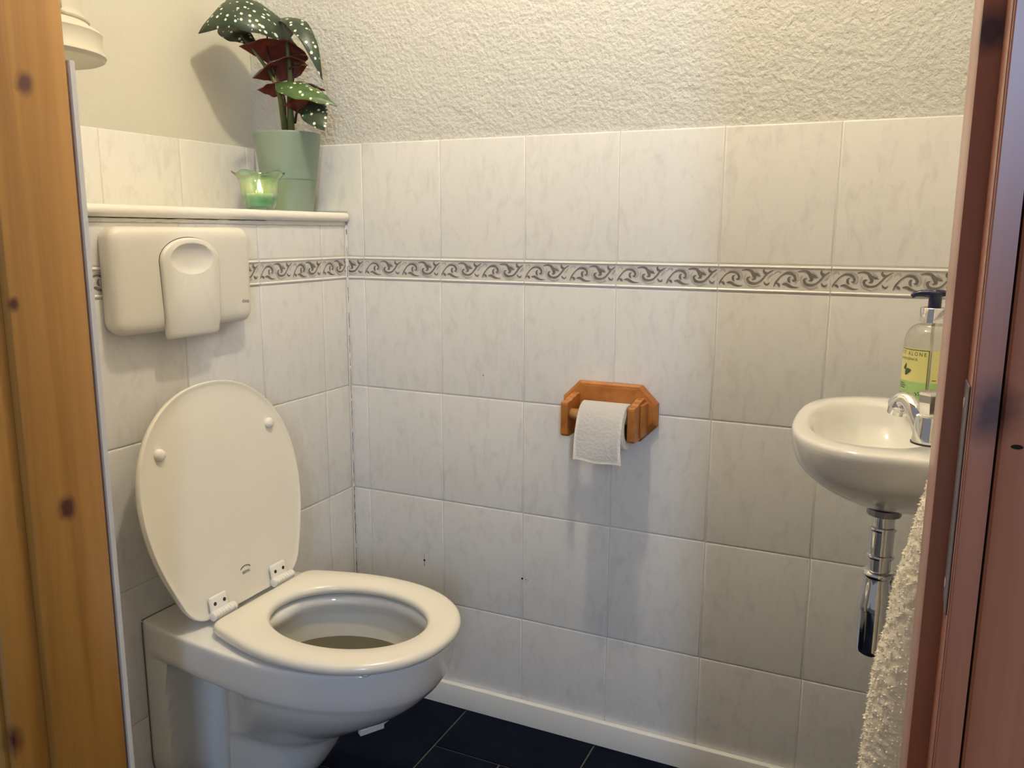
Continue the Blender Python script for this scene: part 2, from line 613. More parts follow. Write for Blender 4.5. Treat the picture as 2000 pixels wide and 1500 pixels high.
ROWS = [(0.0045, 0.2527), (0.2527, 0.5027), (0.5027, 0.7527), (0.7527, 1.0027), ('b', 1.0027), (1.054, 1.304)]
def cols(first, lo, hi):
    """cells of 0.2 m with a joint at `first`, cut to lo..hi; returns start, end, offset inside a whole tile"""
    k = math.floor((lo - first) / 0.2 + 1e-6)
    out = []
    while first + k * 0.2 < hi - 1e-6:
        a, b = first + k * 0.2, first + (k + 1) * 0.2
        s, e = max(a, lo), min(b, hi)
        if e - s > 0.004:
            out.append((s, e, s - a))
        k += 1
    return out

def tile_wall(wall, place, first, lo, hi, zmin=0.0, zmax=TT, skip=None):
    """place(s) -> (location of a tile's lower left corner, z rotation)"""
    for r in ROWS:
        for (s, e, off) in cols(first, lo, hi):
            if r[0] == 'b':
                if zmin > 1.0:
                    continue
                a, b = border_meshes(e - s, off)
                loc, rz = place(s, e)
                o = link('border_tile', a, None, wall, (loc[0], loc[1], 1.0027), (0, 0, rz))
                link('scroll_ornament', b, None, o)
            else:
                z0, z1 = max(r[0], zmin), min(r[1], zmax)
                if skip and skip(s, e, z1):
                    continue
                if z1 - z0 < 0.01:
                    continue
                loc, rz = place(s, e)
                link('wall_tile', tile_mesh(e - s, z1 - z0), None, wall, (loc[0], loc[1], z0), (0, 0, rz))

def grout(wall, dims):
    mkbox('grout', dims, GROUT, wall)

X0 = 0.04873
tile_wall(wall_back, lambda s, e: ((s, 0.0), 0), X0, 0.0025, XR, skip=lambda s, e, z1: s < 0.04 and z1 > 1.2)
grout(wall_back, (-0.006, XR + 0.006, 0.0014, 0.0069, 0.0, TT - 0.001))
tile_wall(wall_back, lambda s, e: ((s, 0.0), 0), X0, XL, 0.0, zmin=1.1535, skip=lambda s, e, z1: e > -0.1)
# the tile notched around the ledge
_L = [(X0 - 0.2, 1.1535, 1, 1), (0.0030, 1.1535, 1, 1), (0.0030, 1.054, 1, 1), (X0, 1.054, -1, 1), (X0, 1.304, -1, -1), (X0 - 0.2, 1.304, 1, -1)]
bm = bmesh.new()
loft(bm, [[Vector((x + sx * i_, d_, z_ + sz * i_)) for x, z_, sx, sz in _L] for i_, d_ in ((0.0009, 0.0030), (0.0009, 0.0012), (0.0020, 0.0003), (0.0042, 0.0))])
from_bm('wall_tile', bm, TILE, wall_back, sharp=45)
grout(wall_back, (XL - 0.006, -0.0065, 0.0014, 0.0069, 1.13, TT - 0.001))
Y0 = -0.0917
tile_wall(boxing, lambda s, e: ((0.0, s), PI / 2), Y0, -0.889, -0.0028, zmax=1.1245)
grout(boxing, (-0.0069, -0.0014, -0.889, -0.0005, 0.0, 1.1245))
tile_wall(wall_left, lambda s, e: ((XL, s), PI / 2), -0.4306, -0.889, -0.001, zmin=1.1535)
grout(wall_left, (-0.2619, -0.2564, -0.889, -0.0005, 1.13, TT - 0.001))
tile_wall(wall_right, lambda s, e: ((XR, e), -PI / 2), -0.10, -0.889, -0.001)
grout(wall_right, (1.3114, 1.3169, -0.889, -0.0005, 0.0, TT - 0.001))
tile_wall(wall_front, lambda s, e: ((e, YF), PI), 0.08, 0.0, 0.2745)
tile_wall(wall_front, lambda s, e: ((e, YF), PI), 1.1915, 1.1915, XR)
grout(wall_front, (0.0, 0.2755, -0.8979, -0.8914, 0.0, TT - 0.001))
grout(wall_front, (1.192, 1.311, -0.8979, -0.8914, 0.0, TT - 0.001))

# holes and specks in the long wall tiles
bm = bmesh.new()
for (x, z, r, sy) in ((0.1964, 0.3488, 0.0026, 1.1), (0.4491, 0.3501, 0.0026, 1.0), (0.4580, 0.3497, 0.0012, 1), (0.463, 0.349, 0.0009, 1), (0.3525, 0.8031, 0.0012, 1.2)):
    ring = [bm.verts.new((x + r * math.cos(a), -0.0003, z + r * sy * math.sin(a))) for a in [2 * PI * k / 10 for k in range(10)]]
    bm.faces.new(ring)
ring = [(0.1964 - 0.0006, 0.334), (0.1964 + 0.0006, 0.334), (0.1964 + 0.0004, 0.364), (0.1964 - 0.0004, 0.364)]
bm.faces.new([bm.verts.new((x, -0.00025, z)) for x, z in ring])
from_bm('drill_hole', bm, CRACK, wall_back)

# broken sealant in the corner of boxing and long wall
bm = bmesh.new()
z = 0.02
rr = random.Random(3)
def corner_strip(bm, z0, z1, w, off, proud, seed, step=0.006):
    r2 = random.Random(seed)
    prev = None
    zz = z0
    while zz <= z1 + 1e-6:
        a = off + r2.uniform(-0.0005, 0.0005)
        ww = w * r2.uniform(0.45, 1.0)
        A = bm.verts.new((a - ww / 2 + 0.0018, -proud, zz))
        B = bm.verts.new((a + ww / 2 + 0.0018, -proud, zz))
        if prev:
            bm.faces.new((prev[0], prev[1], B, A))
        prev = (A, B)
        zz += step
zz = 0.03
while zz < 1.12:
    L_ = rr.uniform(0.02, 0.09) if zz < 0.75 else rr.uniform(0.012, 0.05)
    corner_strip(bm, zz, min(zz + L_, 1.118), 0.0022 if zz < 0.5 or zz > 1.07 else 0.0014, 0.0018, 0.0026, int(zz * 1000))
    zz += L_ + (rr.uniform(0.004, 0.008) if zz < 0.75 else rr.uniform(0.006, 0.022))
crack = from_bm('crack', bm, CRACK)
bm = bmesh.new()
rings = []
for i in range(120):
    z = 0.01 + i * 1.115 / 119
    w = 0.0052 + 0.0012 * noise.noise((z * 60, 0, 0))
    rings.append([Vector((0.0003, -w, z)), Vector((w * 0.7, -0.0019, z)), Vector((w, -0.0003, z)), Vector((0.0003, -0.0003, z))])
loft(bm, rings)
sealc = struct(from_bm('trim_1', bm, SEAL), 'cracked sealant bead in the corner beside the boxing')
crack.parent = sealc

# skirting
bm = bmesh.new()
rings = []
for x in (0.0065, XR - 0.001):
    rings.append([Vector((x, y, z)) for y, z in ((-0.0006, 0.0005), (-0.0125, 0.0005), (-0.0125, 0.0535), (-0.0118, 0.0552), (-0.0102, 0.0560), (-0.0006, 0.0560))])
loft(bm, rings)
struct(from_bm('baseboard_back', bm, WHITEPAINT, sharp=30), 'low white skirting along the long tiled wall')

# floor tiles: squares under the toilet, a running bond beside them
_fm = {}
def floor_tile(x0, x1, y0, y1):
    w, d = round(x1 - x0, 4), round(y1 - y0, 4)
    if (w, d) not in _fm:
        bm = bmesh.new()
        g = 0.0022
        rings = []
        for ins, z in ((g, -0.0034), (g, -0.0012), (g + 0.0015, 0.0)):
            rings.append([Vector((ins, ins, z)), Vector((w - ins, ins, z)), Vector((w - ins, d - ins, z)), Vector((ins, d - ins, z))])
        loft(bm, rings)
        bmesh.ops.recalc_face_normals(bm, faces=bm.faces)
        me = bpy.data.meshes.new('floor_tile')
        bm.to_mesh(me)
        bm.free()
        me.materials.append(SLATE)
        _fm[(w, d)] = me
    link('floor_tile', _fm[(w, d)], None, floor, (x0, y0, 0))
yb = [0.0, -0.1625, -0.3245, -0.4865, -0.6485, -0.8105, -0.9725, -1.1345, -1.2965, -1.4585, -1.6205]
for i in range(len(yb) - 1):
    off = 0.312 if i % 2 == 0 else 0.4715
    if off > 0.4:
        floor_tile(0.312, 0.4715, yb[i + 1], yb[i])
    x = off
    while x < 1.305:
        floor_tile(x, min(x + 0.319, 1.316), yb[i + 1], yb[i])
        x += 0.319
    if i % 2 == 0:
        floor_tile(-0.007, 0.312, yb[i + 2], yb[i])

# ------------------------------------------------------------------ ledge on the boxing
bm = bmesh.new()
rings = []
for y in (-0.8885, -0.0035):
    pr = [(-0.2555, 1.1320), (0.004, 1.1320)]
    for k in range(9):
        a = -PI / 2 + PI * k / 8
        pr.append((0.004 + 0.0088 * math.cos(a), 1.1420 + 0.0100 * math.sin(a)))
    pr += [(-0.2555, 1.1520)]
    rings.append([Vector((x, y, z)) for x, z in pr])
loft(bm, rings)
ledge = from_bm('ledge', bm, LEDGE, sharp=35)
tag(ledge, 'white ledge board with rounded front edge above the flush plate', 'shelf')
bm = bmesh.new()
prev = None
r3 = random.Random(5)
rings = []
for i in range(90):
    y = -0.8885 + i * 0.884 / 89
    zb = 1.1245 + 0.0016 * noise.noise((y * 55, 3, 0)) - (0.0012 if y > -0.35 else 0)
    rings.append([Vector((-0.006, y, 1.1318)), Vector((0.0022, y, 1.1318)), Vector((0.0022, y, zb)), Vector((-0.006, y, zb))])
loft(bm, rings)
from_bm('sealant', bm, SEAL, ledge)
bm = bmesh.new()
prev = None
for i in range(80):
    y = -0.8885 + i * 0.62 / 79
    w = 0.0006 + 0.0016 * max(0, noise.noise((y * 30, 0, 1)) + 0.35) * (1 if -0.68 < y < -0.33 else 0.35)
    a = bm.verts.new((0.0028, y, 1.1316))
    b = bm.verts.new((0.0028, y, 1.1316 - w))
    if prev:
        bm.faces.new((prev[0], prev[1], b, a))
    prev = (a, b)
from_bm('gap_crack_line', bm, CRACK, ledge).name = 'crack'  # uneven dark crack in the gap under the ledge

# ------------------------------------------------------------------ door frame
frame = struct(bpy.data.objects.new('door_1', None), 'varnished pine door frame')
COL.objects.link(frame)
JT = 2.03
def jamb(name, dims, m, bev=0.0015):
    return mkbox(name, dims, m, frame, bev=bev)
jamb('jamb', (0.2535, 0.277, -1.0, -0.9035, 0, JT), PINE_L, 0.0025)
jamb('jamb', (0.2535, 0.265, -1.042, -1.0, 0, JT), PINE_L, 0.001)
jamb('jamb', (1.191, 1.2135, -1.0, -0.9035, 0, JT), PINE_R, 0.0015)
jamb('jamb', (1.2032, 1.2135, -1.040, -1.0, 0, JT), PINE_R, 0.0012)
jamb('frame_head', (0.2535, 1.2135, -1.0, -0.9035, JT, JT + 0.03), PINE_L)
def architrave(name, xs, m, side):
    # moulded section across x, along z
    bm = bmesh.new()
    sec = [(0.0, -1.031), (0.0, -1.046), (0.0015, -1.0485), (0.005, -1.0500), (0.040, -1.0505), (0.043, -1.0490), (0.046, -1.0510), (0.056, -1.0510), (0.059, -1.048), (0.060, -1.031)]
    rings = [[Vector((xs + side * x, y, z)) for x, y in sec] for z in (0.0, JT + 0.05)]
    loft(bm, rings)
    return from_bm(name, bm, m, frame, sharp=30)
architrave('architrave', 1.2193, PINE_R, 1)
architrave('architrave', 0.2515, PINE_L, -1)
bm = bmesh.new()                       # front edge of the frame, shaped with a slight cant to reflect the hall daylight
loft(bm, [[Vector((x, y, z)) for x, y in ((1.2040, -1.0402), (1.2040, -1.0462), (1.2048, -1.0468), (1.2180, -1.0450), (1.2180, -1.0402))] for z in (0.0, JT)])
from_bm('frame_edge', bm, PINE_R, frame, sharp=20)
bm = bmesh.new()
box(bm, 1.2020, 1.2031, -1.036, -1.006, 0.875, 1.022, 0.0004, 1)
sp = from_bm('strike_plate', bm, STEEL, frame)
sp['label'] = 'dull steel strike plate'
bm = bmesh.new()
for z in (0.888, 1.008):
    lathe(bm, [(0.0001, 0), (0.0035, 0.0003), (0.0036, 0.0012)], 10, (0, 0, 0))
    for v in bm.verts:
        if v.co.x < 0.5:
            x, y, q = v.co
            v.co = (1.2018 - q * 0.3 + 0.0004, -1.013 + x, z + y)
from_bm('screw_head', bm, HINGE, sp)
bm = bmesh.new()
ring = [bm.verts.new((1.2285 + 0.0032 * math.cos(a), -1.0507, 0.991 + 0.0014 * math.sin(a))) for a in [2 * PI * k / 10 for k in range(10)]]
bm.faces.new(ring)
from_bm('scratch', bm, CRACK, frame)

# ------------------------------------------------------------------ ceiling lamp (above the frame)
lamp = thing('ceiling_lamp', (0.66, -0.60, H), 'round ceiling lamp in the middle of the toilet room', 'lamp')
bm = bmesh.new()
lathe(bm, [(0.0, 0), (0.075, 0), (0.075, -0.02), (0.05, -0.035), (0.022, -0.04), (0.022, -0.065), (0.0, -0.065)][1:-1], 28)
from_bm('lamp_base', bm, WHITEPAINT, lamp, smooth=True)
bm = bmesh.new()
bmesh.ops.create_icosphere(bm, subdivisions=3, radius=0.040)
BULBM = emit('warm_bulb', (1.0, 0.885, 0.68), BULB)
from_bm('bulb', bm, BULBM, lamp, smooth=True, loc=(0, 0, -0.105))

# ------------------------------------------------------------------ toilet
YC = -0.497
toilet = thing('toilet', (0, YC, 0), 'white wall hung toilet with raised lid below the flush plate', 'toilet')

XF = [(0.085, 0.205), (0.11, 0.235), (0.145, 0.265), (0.18, 0.288), (0.21, 0.304), (0.235, 0.318), (0.25, 0.345), (0.265, 0.375), (0.287, 0.412), (0.315, 0.460), (0.345, 0.496), (0.368, 0.516), (0.378, 0.522), (0.40, 0.527), (0.437, 0.530)]
HW = [(0.085, 0.06), (0.11, 0.082), (0.235, 0.096), (0.26, 0.108), (0.285, 0.122), (0.315, 0.139), (0.345, 0.153), (0.366, 0.160), (0.374, 0.1645), (0.40, 0.167), (0.437, 0.168)]
def body_hw(x, z):
    xf = interp(XF, z)
    hm = interp(HW, z)
    # bowl
    cx = 0.28 - 0.10 * sstep(0.36, 0.20, z)
    if x >= cx:
        t = min(1.0, (x - cx) / (xf - cx))
        e = 2.15
        h = hm * max(0.0, 1 - t ** e) ** (1 / e)
    else:
        rear = 0.136
        k = sstep(0.374, 0.350, z)            # below the rim band the side is hollowed
        full = rear + (hm - rear) * math.sin(PI / 2 * max(0, x) / cx)
        neck = 0.042 + (0.104 - 0.042) * sstep(0.078, 0.165, x) + (hm - 0.104) * sstep(0.155, cx * 0.97, x)
        h = full * (1 - k) + min(full, neck) * k
    # rear plate against the wall
    if x < 0.07:
        zb = 0.115
        pl = 0.136
        if z < zb + 0.05:
            pl = 0.086 + math.sqrt(max(0, 0.05 ** 2 - (zb + 0.05 - z) ** 2)) if z >= zb else 0.086
        h = max(h, pl * (1 - sstep(0.048, 0.070, x)) + h * sstep(0.048, 0.070, x))
    return h
bm = bmesh.new()
zs = [0.090, 0.097, 0.105, 0.116, 0.13, 0.15, 0.17, 0.19, 0.21, 0.225, 0.237, 0.246, 0.256, 0.268, 0.282, 0.298, 0.315, 0.33, 0.343, 0.353, 0.361, 0.367, 0.3705, 0.376, 0.39, 0.41, 0.425, 0.4325, 0.4358, 0.437]
NX = 64
def section(z, sh=0.0):
    xf = interp(XF, z) - sh
    right, left = [], []
    for i in range(NX + 1):
        t = i / NX
        x = 0.0006 + (xf - 0.0006) * (0.55 * t + 0.45 * math.sin(PI / 2 * t))
        h = max(0.0, body_hw(x, z) - sh)
        if i == NX:
            h = 0.0
        right.append((x, -h))
        left.append((x, h))
    return right + left[-2::-1]
rings = []
for z in zs:
    sh = 0.0
    if z > 0.43:
        sh = 0.004 * (1 - math.sqrt(max(0, 1 - ((z - 0.43) / 0.007) ** 2)))
    rings.append([Vector((x, y, z)) for x, y in section(z, sh)])
# interior: same number of points, egg shaped, polar from the opening's centre
IC = Vector((0.340, 0.0))
def egg(a, rx, ry, c=IC, z=0.0):
    return Vector((c.x + rx * math.cos(a), c.y + ry * math.sin(a), z))
outer = rings[-1]
angs = [math.atan2(p.y - IC.y, p.x - IC.x) for p in outer]
for (rx, ry, z, cx) in ((0.150, 0.118, 0.437, 0.340), (0.146, 0.114, 0.434, 0.340), (0.144, 0.113, 0.420, 0.340), (0.152, 0.121, 0.408, 0.340), (0.152, 0.122, 0.395, 0.338),
                        (0.144, 0.116, 0.365, 0.333), (0.132, 0.107, 0.340, 0.327), (0.110, 0.090, 0.315, 0.315), (0.080, 0.068, 0.290, 0.30), (0.05, 0.045, 0.272, 0.28)):
    rings.append([egg(a, rx, ry, Vector((cx, 0)), z) for a in angs])
V = loft(bm, rings, True, True)
from_bm('bowl', bm, CERAMIC, toilet, sharp=50)
bm = bmesh.new()
bm.faces.new([bm.verts.new(egg(2 * PI * k / 48, 0.1400, 0.1131, Vector((0.3315, 0)), 0.3570)) for k in range(48)])
from_bm('water', bm, WATER, toilet)
# sealant line where the toilet meets the wall
bm = bmesh.new()
sec0 = []
for z in (0.434, 0.40, 0.36, 0.32, 0.28, 0.24, 0.20, 0.18, 0.165, 0.15, 0.14, 0.13, 0.122, 0.117):
    h = body_hw(0.002, z) + 0.0012
    sec0.append((h, z))
path = [(-h, z) for h, z in sec0] + [(h, z) for h, z in reversed(sec0)]
tube(bm, [(0.0012, y, z) for y, z in path], 0.0009, 6)
tube(bm, [(0.0012, -0.137, 0.4375), (0.0012, 0.137, 0.4375)], 0.0009, 6)
from_bm('joint_line', bm, STAIN, toilet)

# seat ring
def seat_hw(x, x0, xm, x1, h0, hm, c=0.016):
    if x <= xm:
        h = h0 + (hm - h0) * math.sin(PI / 2 * (x - x0) / (xm - x0))
        if x < x0 + c:
            h -= c - math.sqrt(max(0, c * c - (x0 + c - x) ** 2))
        return h
    t = (x - xm) / (x1 - xm)
    return hm * max(0, 1 - t ** 2.2) ** (1 / 2.15)
def outline(x0, xm, x1, h0, hm, n=60):
    pr = []
    for i in range(n + 1):
        t = i / n
        x = x0 + (x1 - x0) * (0.5 - 0.5 * math.cos(PI * t))
        pr.append((x, seat_hw(x, x0, xm, x1, h0, hm) if i < n else 0.0))
    pts = [(x, -h) for x, h in pr] + [(x, h) for x, h in pr[-2::-1]]
    # rear edge points
    hb = pr[0][1]
    for k in range(1, 10):
        pts.append((x0, hb - 2 * hb * k / 10))
    return pts
def radial(pts, c, n):
    """resample a star shaped outline at n equal angles about c"""
    A = sorted([(math.atan2(y - c[1], x - c[0]), math.hypot(x - c[0], y - c[1])) for x, y in pts])
    A = [(A[-1][0] - 2 * PI, A[-1][1])] + A + [(A[0][0] + 2 * PI, A[0][1])]
    return [interp(A, -PI + 2 * PI * (k + 0.5) / n) for k in range(n)]
bm = bmesh.new()
n = 120
SC = (0.350, 0.0)
Ro = radial(outline(0.150, 0.335, 0.540, 0.128, 0.169), SC, n)
Ri = radial([(0.338 + 0.147 * math.cos(a) * (1.0 if math.cos(a) > 0 else 0.95), 0.109 * math.sin(a)) for a in [2 * PI * k / 200 for k in range(200)]], SC, n)
prof = [(0.000, 0.006, 0.4425), (0.000, 0.0015, 0.4455), (0, 0.0, 0.450), (0, 0.0012, 0.4555), (0, 0.0045, 0.4595), (0, 0.010, 0.4612), (0.45, 0, 0.4625), (1, -0.008, 0.4608), (1, -0.003, 0.4580), (1, -0.0004, 0.453), (1, -0.001, 0.447), (1, -0.006, 0.4425)]
rings = []
for t, ins, z in prof:
    R = []
    for k in range(n):
        a = -PI + 2 * PI * (k + 0.5) / n
        r = (Ro[k] * (1 - t) + Ri[k] * t) - ins
        R.append(Vector((SC[0] + r * math.cos(a), SC[1] + r * math.sin(a), z)))
    rings.append(R)
rings.append(rings[0])
V = loft(bm, rings, False, False)
bmesh.ops.remove_doubles(bm, verts=bm.verts, dist=1e-6)
seat = from_bm('seat', bm, SEATP, toilet, sharp=60)
# buffers under the seat
for (x, y) in ((0.46, -0.12), (0.46, 0.12), (0.22, -0.13), (0.22, 0.13)):
    bm = bmesh.new()
    lathe(bm, [(0.008, 0.4372), (0.008, 0.4426)], 12, (x, y, 0))
    from_bm('buffer', bm, HINGE, seat, smooth=True)

# lid, leaning back
lid = bpy.data.objects.new('lid', None)
COL.objects.link(lid)
lid.parent = toilet
lid.location = (0.124, 0, 0.447)
lean = math.atan2(0.072, 0.398)
lid.rotation_euler = (0, -lean, 0)
def lid_hw(v):
    return seat_hw(v, 0.0, 0.205, 0.405, 0.130, 0.190, 0.034)
pr = []
for i in range(61):
    v = 0.405 * (0.5 - 0.5 * math.cos(PI * i / 60))
    pr.append((v, lid_hw(v) if i < 60 else 0.0))
pts = [(v, -h) for v, h in pr] + [(v, h) for v, h in pr[-2::-1]] + [(0, pr[0][1] - 2 * pr[0][1] * k / 10) for k in range(1, 10)]
R = radial(pts, (0.2, 0.0), 120)
bm = bmesh.new()
rings = []
for ins, x in ((0.020, -0.0190), (0.008, -0.0170), (0.002, -0.0125), (0.0, -0.007), (0.0, -0.002), (0.0015, 0.0), (0.0035, 0.0), (0.006, -0.0010), (0.012, -0.0022), (0.03, -0.0026)):
    rings.append([Vector((x, (R[k] - ins) * math.sin(-PI + 2 * PI * (k + 0.5) / 120), 0.2 + (R[k] - ins) * math.cos(-PI + 2 * PI * (k + 0.5) / 120))) for k in range(120)])
loft(bm, rings)
from_bm('lid_panel', bm, SEATP, lid, sharp=50)
for y in (-0.133, 0.133):
    bm = bmesh.new()
    lathe(bm, [(0.0102, -0.003), (0.0102, 0.0025), (0.0092, 0.0055), (0.0062, 0.0078), (0.002, 0.0085)], 20)
    from_bm('bumper', bm, HINGE, lid, smooth=True, loc=(-0.002, y, 0.302), rot=(0, PI / 2, 0))
# maker's mark printed inside the lid
me = text_mesh('BEMIS', 0.0075)
lm = link('printed_mark', me, INK, lid, (-0.0018, 0.004, 0.047), (PI / 2, 0, PI / 2))
bm = bmesh.new()
tube(bm, [(0, 0.004 + 0.0125 * math.cos(a), 0.0545 + 0.0065 * math.sin(a)) for a in [PI * (0.08 + 0.84 * k / 12) for k in range(13)]], 0.0007, 6)
from_bm('printed_mark', bm, INK, lid, loc=(-0.0020, 0, 0))
# hinges
for hy in (-0.0775, 0.0775):
    bm = bmesh.new()
    box(bm, -0.001, 0.0060, -0.0205, 0.0205, 0.004, 0.039, 0.0035, 3)
    h = from_bm('hinge', bm, HINGE, toilet, sharp=40, loc=(0.124 + 0.001, hy, 0.447), rot=(0, -lean, 0))
    bm = bmesh.new()
    prf = []
    for i in range(8):
        z = -0.022 + i * 0.0068
        prf += [(0.0068, z), (0.0082, z + 0.0010), (0.0082, z + 0.0056), (0.0068, z + 0.0066)]
    lathe(bm, prf, 18)
    from_bm('knuckle', bm, HINGE, h, smooth=True, loc=(0.010, 0.006, 0.008), rot=(PI / 2, 0, 0))
    for dy in (-0.0095, 0.0095):
        bm = bmesh.new()
        lathe(bm, [(0.0034, 0), (0.0034, 0.0005)], 14)
        from_bm('screw_hole', bm, HOLE, h, loc=(0.0058, dy * 1.15, 0.0255), rot=(0, PI / 2, 0))
# clip and strap hanging below the bowl
bm = bmesh.new()
box(bm, -0.006, 0.006, -0.024, 0.024, -0.006, 0.006, 0.001, 1)
for v in bm.verts:
    if v.co.y > 0:
        v.co.z += 0.003 * (1 if v.co.z > 0 else 0)
clip = from_bm('rim_block_clip', bm, HINGE, toilet, loc=(0.332, 0.072, 0.199), rot=(0, 0.1, -0.55))
clip['label'] = 'small white clip below the bowl'
bm = bmesh.new()
tube(bm, bez([(0.345, 0.090, 0.206), (0.362, 0.105, 0.222), (0.372, 0.112, 0.246), (0.372, 0.110, 0.27)], 5), 0.006, 8)
from_bm('strap', bm, HINGE, clip).parent = toilet

# ------------------------------------------------------------------ flush plate
fp = thing('flush_plate', (0.0, -0.5065, 1.029), 'cream plastic flush plate with one wide tongue button, below the ledge', 'flush plate')
def rrect(w, z0, z1, r, n=8):
    P = []
    for cx, cz, a0 in ((w - r, z1 - r, 0), (-w + r, z1 - r, PI / 2), (-w + r, z0 + r, PI), (w - r, z0 + r, 3 * PI / 2)):
        for k in range(n + 1):
            a = a0 + PI / 2 * k / n
            P.append((cx + r * math.cos(a), cz + r * math.sin(a)))
    return P
bm = bmesh.new()
rings = []
for ins, x in ((0.004, 0.0012), (0.0015, 0.010), (0.0, 0.020), (0.001, 0.026), (0.004, 0.031), (0.009, 0.0345), (0.018, 0.0362), (0.03, 0.0366)):
    rings.append([Vector((x, y, z)) for y, z in rrect(0.1560 - ins, -0.088 + ins, 0.088 - ins, max(0.004, 0.022 - ins * 0.6))])
loft(bm, rings)
from_bm('cover', bm, PLASTIC, fp, sharp=50)
# tongue button: arched top, slightly tapering, hooks under the lower edge
def tongue(ins, bot):
    P = []
    wt, wb = 0.0655 - ins, 0.0600 - ins
    zt = 0.030
    for k in range(25):
        a = PI * k / 24
        P.append((wt * math.cos(a), zt + (0.040 - ins) * math.sin(a)))
    C = [P[-1], (-wb - 0.001, bot + 0.006), (-wb + 0.001, bot + 0.002), (-wb + 0.006, bot), (wb - 0.006, bot), (wb - 0.001, bot + 0.002), (wb + 0.001, bot + 0.006), P[0]]
    for (a, b), m_ in zip(zip(C, C[1:]), (9, 2, 2, 14, 2, 2, 9)):
        for k in range(1, m_ + 1):
            P.append((a[0] + (b[0] - a[0]) * k / m_, a[1] + (b[1] - a[1]) * k / m_))
    return P[:-1]
bm = bmesh.new()
rings = [[Vector((0.0362, y, z)) for y, z in tongue(-0.0012, -0.079)]]
rings.append([Vector((0.03675, y, z)) for y, z in tongue(-0.0012, -0.079)])
loft(bm, rings)
from_bm('button_gap', bm, HOLE, fp)
bm = bmesh.new()
rings = []
for ins, x in ((0.0, 0.034), (0.0, 0.0400), (0.0012, 0.0425), (0.004, 0.0437), (0.010, 0.0443)):
    R_ = []
    for y, z in tongue(ins, -0.102 + ins):
        back = sstep(-0.06, -0.105, z) * 0.006 if x > 0.036 else 0.0
        R_.append(Vector((x - back, y, z)))
    rings.append(R_)
# finger dish scooped into the upper half
ang_ = [math.atan2((p.z - 0.034) / 0.0275, p.y / 0.049) for p in rings[-1]]
for s_, x in ((1.0, 0.0446), (0.96, 0.0440), (0.85, 0.0418), (0.6, 0.0390), (0.3, 0.0378), (0.05, 0.0374)):
    rings.append([Vector((x, 0.049 * s_ * math.cos(a), 0.034 + 0.0275 * s_ * math.sin(a))) for a in ang_])
loft(bm, rings)
tg = from_bm('button', bm, PLASTIC, fp, sharp=60)
me = text_mesh('dino', 0.0105)
link('printed_mark', me, INK, fp, (0.03672, 0.132, -0.052), (PI / 2, 0, PI / 2))

# ------------------------------------------------------------------ toilet roll holder
hd = thing('toilet_roll_holder', (0.645, 0, 0.754), 'oak toilet roll holder with chamfered back board on the tiled wall', 'holder')
def octo(w, h, c):
    return [(w - c, h), (-w + c, h), (-w, h - c), (-w, -h + c), (-w + c, -h), (w - c, -h), (w, -h + c), (w, h - c)]
bm = bmesh.new()
rings = []
for ins, y in ((0.0, -0.0006), (0.0, -0.009), (0.004, -0.013), (0.0085, -0.0135), (0.0085, -0.017)):
    rings.append([Vector((x, y, z)) for x, z in octo(0.100 - ins, 0.0575 - ins, 0.034)])
loft(bm, rings)
from_bm('back_board', bm, HOLDERW, hd, rot=(0, 0, 0))
for sx in (-1, 1):
    bm = bmesh.new()
    x0 = sx * 0.0685
    # arm outline in the y-z plane: stepped top as in the photograph, blunt front
    prof = [(-0.0168, 0.034), (-0.038, 0.034), (-0.042, 0.030), (-0.060, 0.030), (-0.064, 0.026), (-0.086, 0.026), (-0.088, 0.022), (-0.088, -0.040), (-0.080, -0.045), (-0.0168, -0.045)]
    for a, b, sc in ((x0 - 0.0075, x0 + 0.0075, 1),):
        rings = [[Vector((a, y, z)) for y, z in prof], [Vector((b, y, z)) for y, z in prof]]
        loft(bm, rings)
    bmesh.ops.bevel(bm, geom=bm.edges[:], offset=0.0012, segments=1, affect='EDGES')
    arm = from_bm('arm', bm, HOLDERW, hd)
    bm = bmesh.new()
    xo = x0 + sx * 0.0075
    box(bm, min(xo, xo + sx * 0.006), max(xo, xo + sx * 0.006), -0.052, -0.0168, -0.040, 0.026, 0.001, 1)
    from_bm('arm_cheek', bm, HOLDERW, arm)
bm = bmesh.new()
tube(bm, [(-0.0605, -0.070, 0.000), (0.0605, -0.070, 0.000)], 0.0110, 20)
from_bm('dowel', bm, DOWEL, hd, smooth=True)
roll = thing('toilet_roll', (0.6580, -0.070, 0.7385), 'white toilet paper roll on the oak holder', 'toilet roll')
W2 = 0.0460
bm = bmesh.new()
rings = []
for (r, x) in ((0.0285, -W2), (0.0440, -W2), (0.0448, -W2 + 0.001), (0.0448, W2 - 0.001), (0.0440, W2), (0.0285, W2)):
    rings.append([Vector((x, r * math.cos(2 * PI * k / 48), r * math.sin(2 * PI * k / 48))) for k in range(48)])
rings.append(rings[0])
loft(bm, rings, False, False)
bmesh.ops.remove_doubles(bm, verts=bm.verts, dist=1e-6)
from_bm('paper', bm, TISSUE, roll, sharp=50)
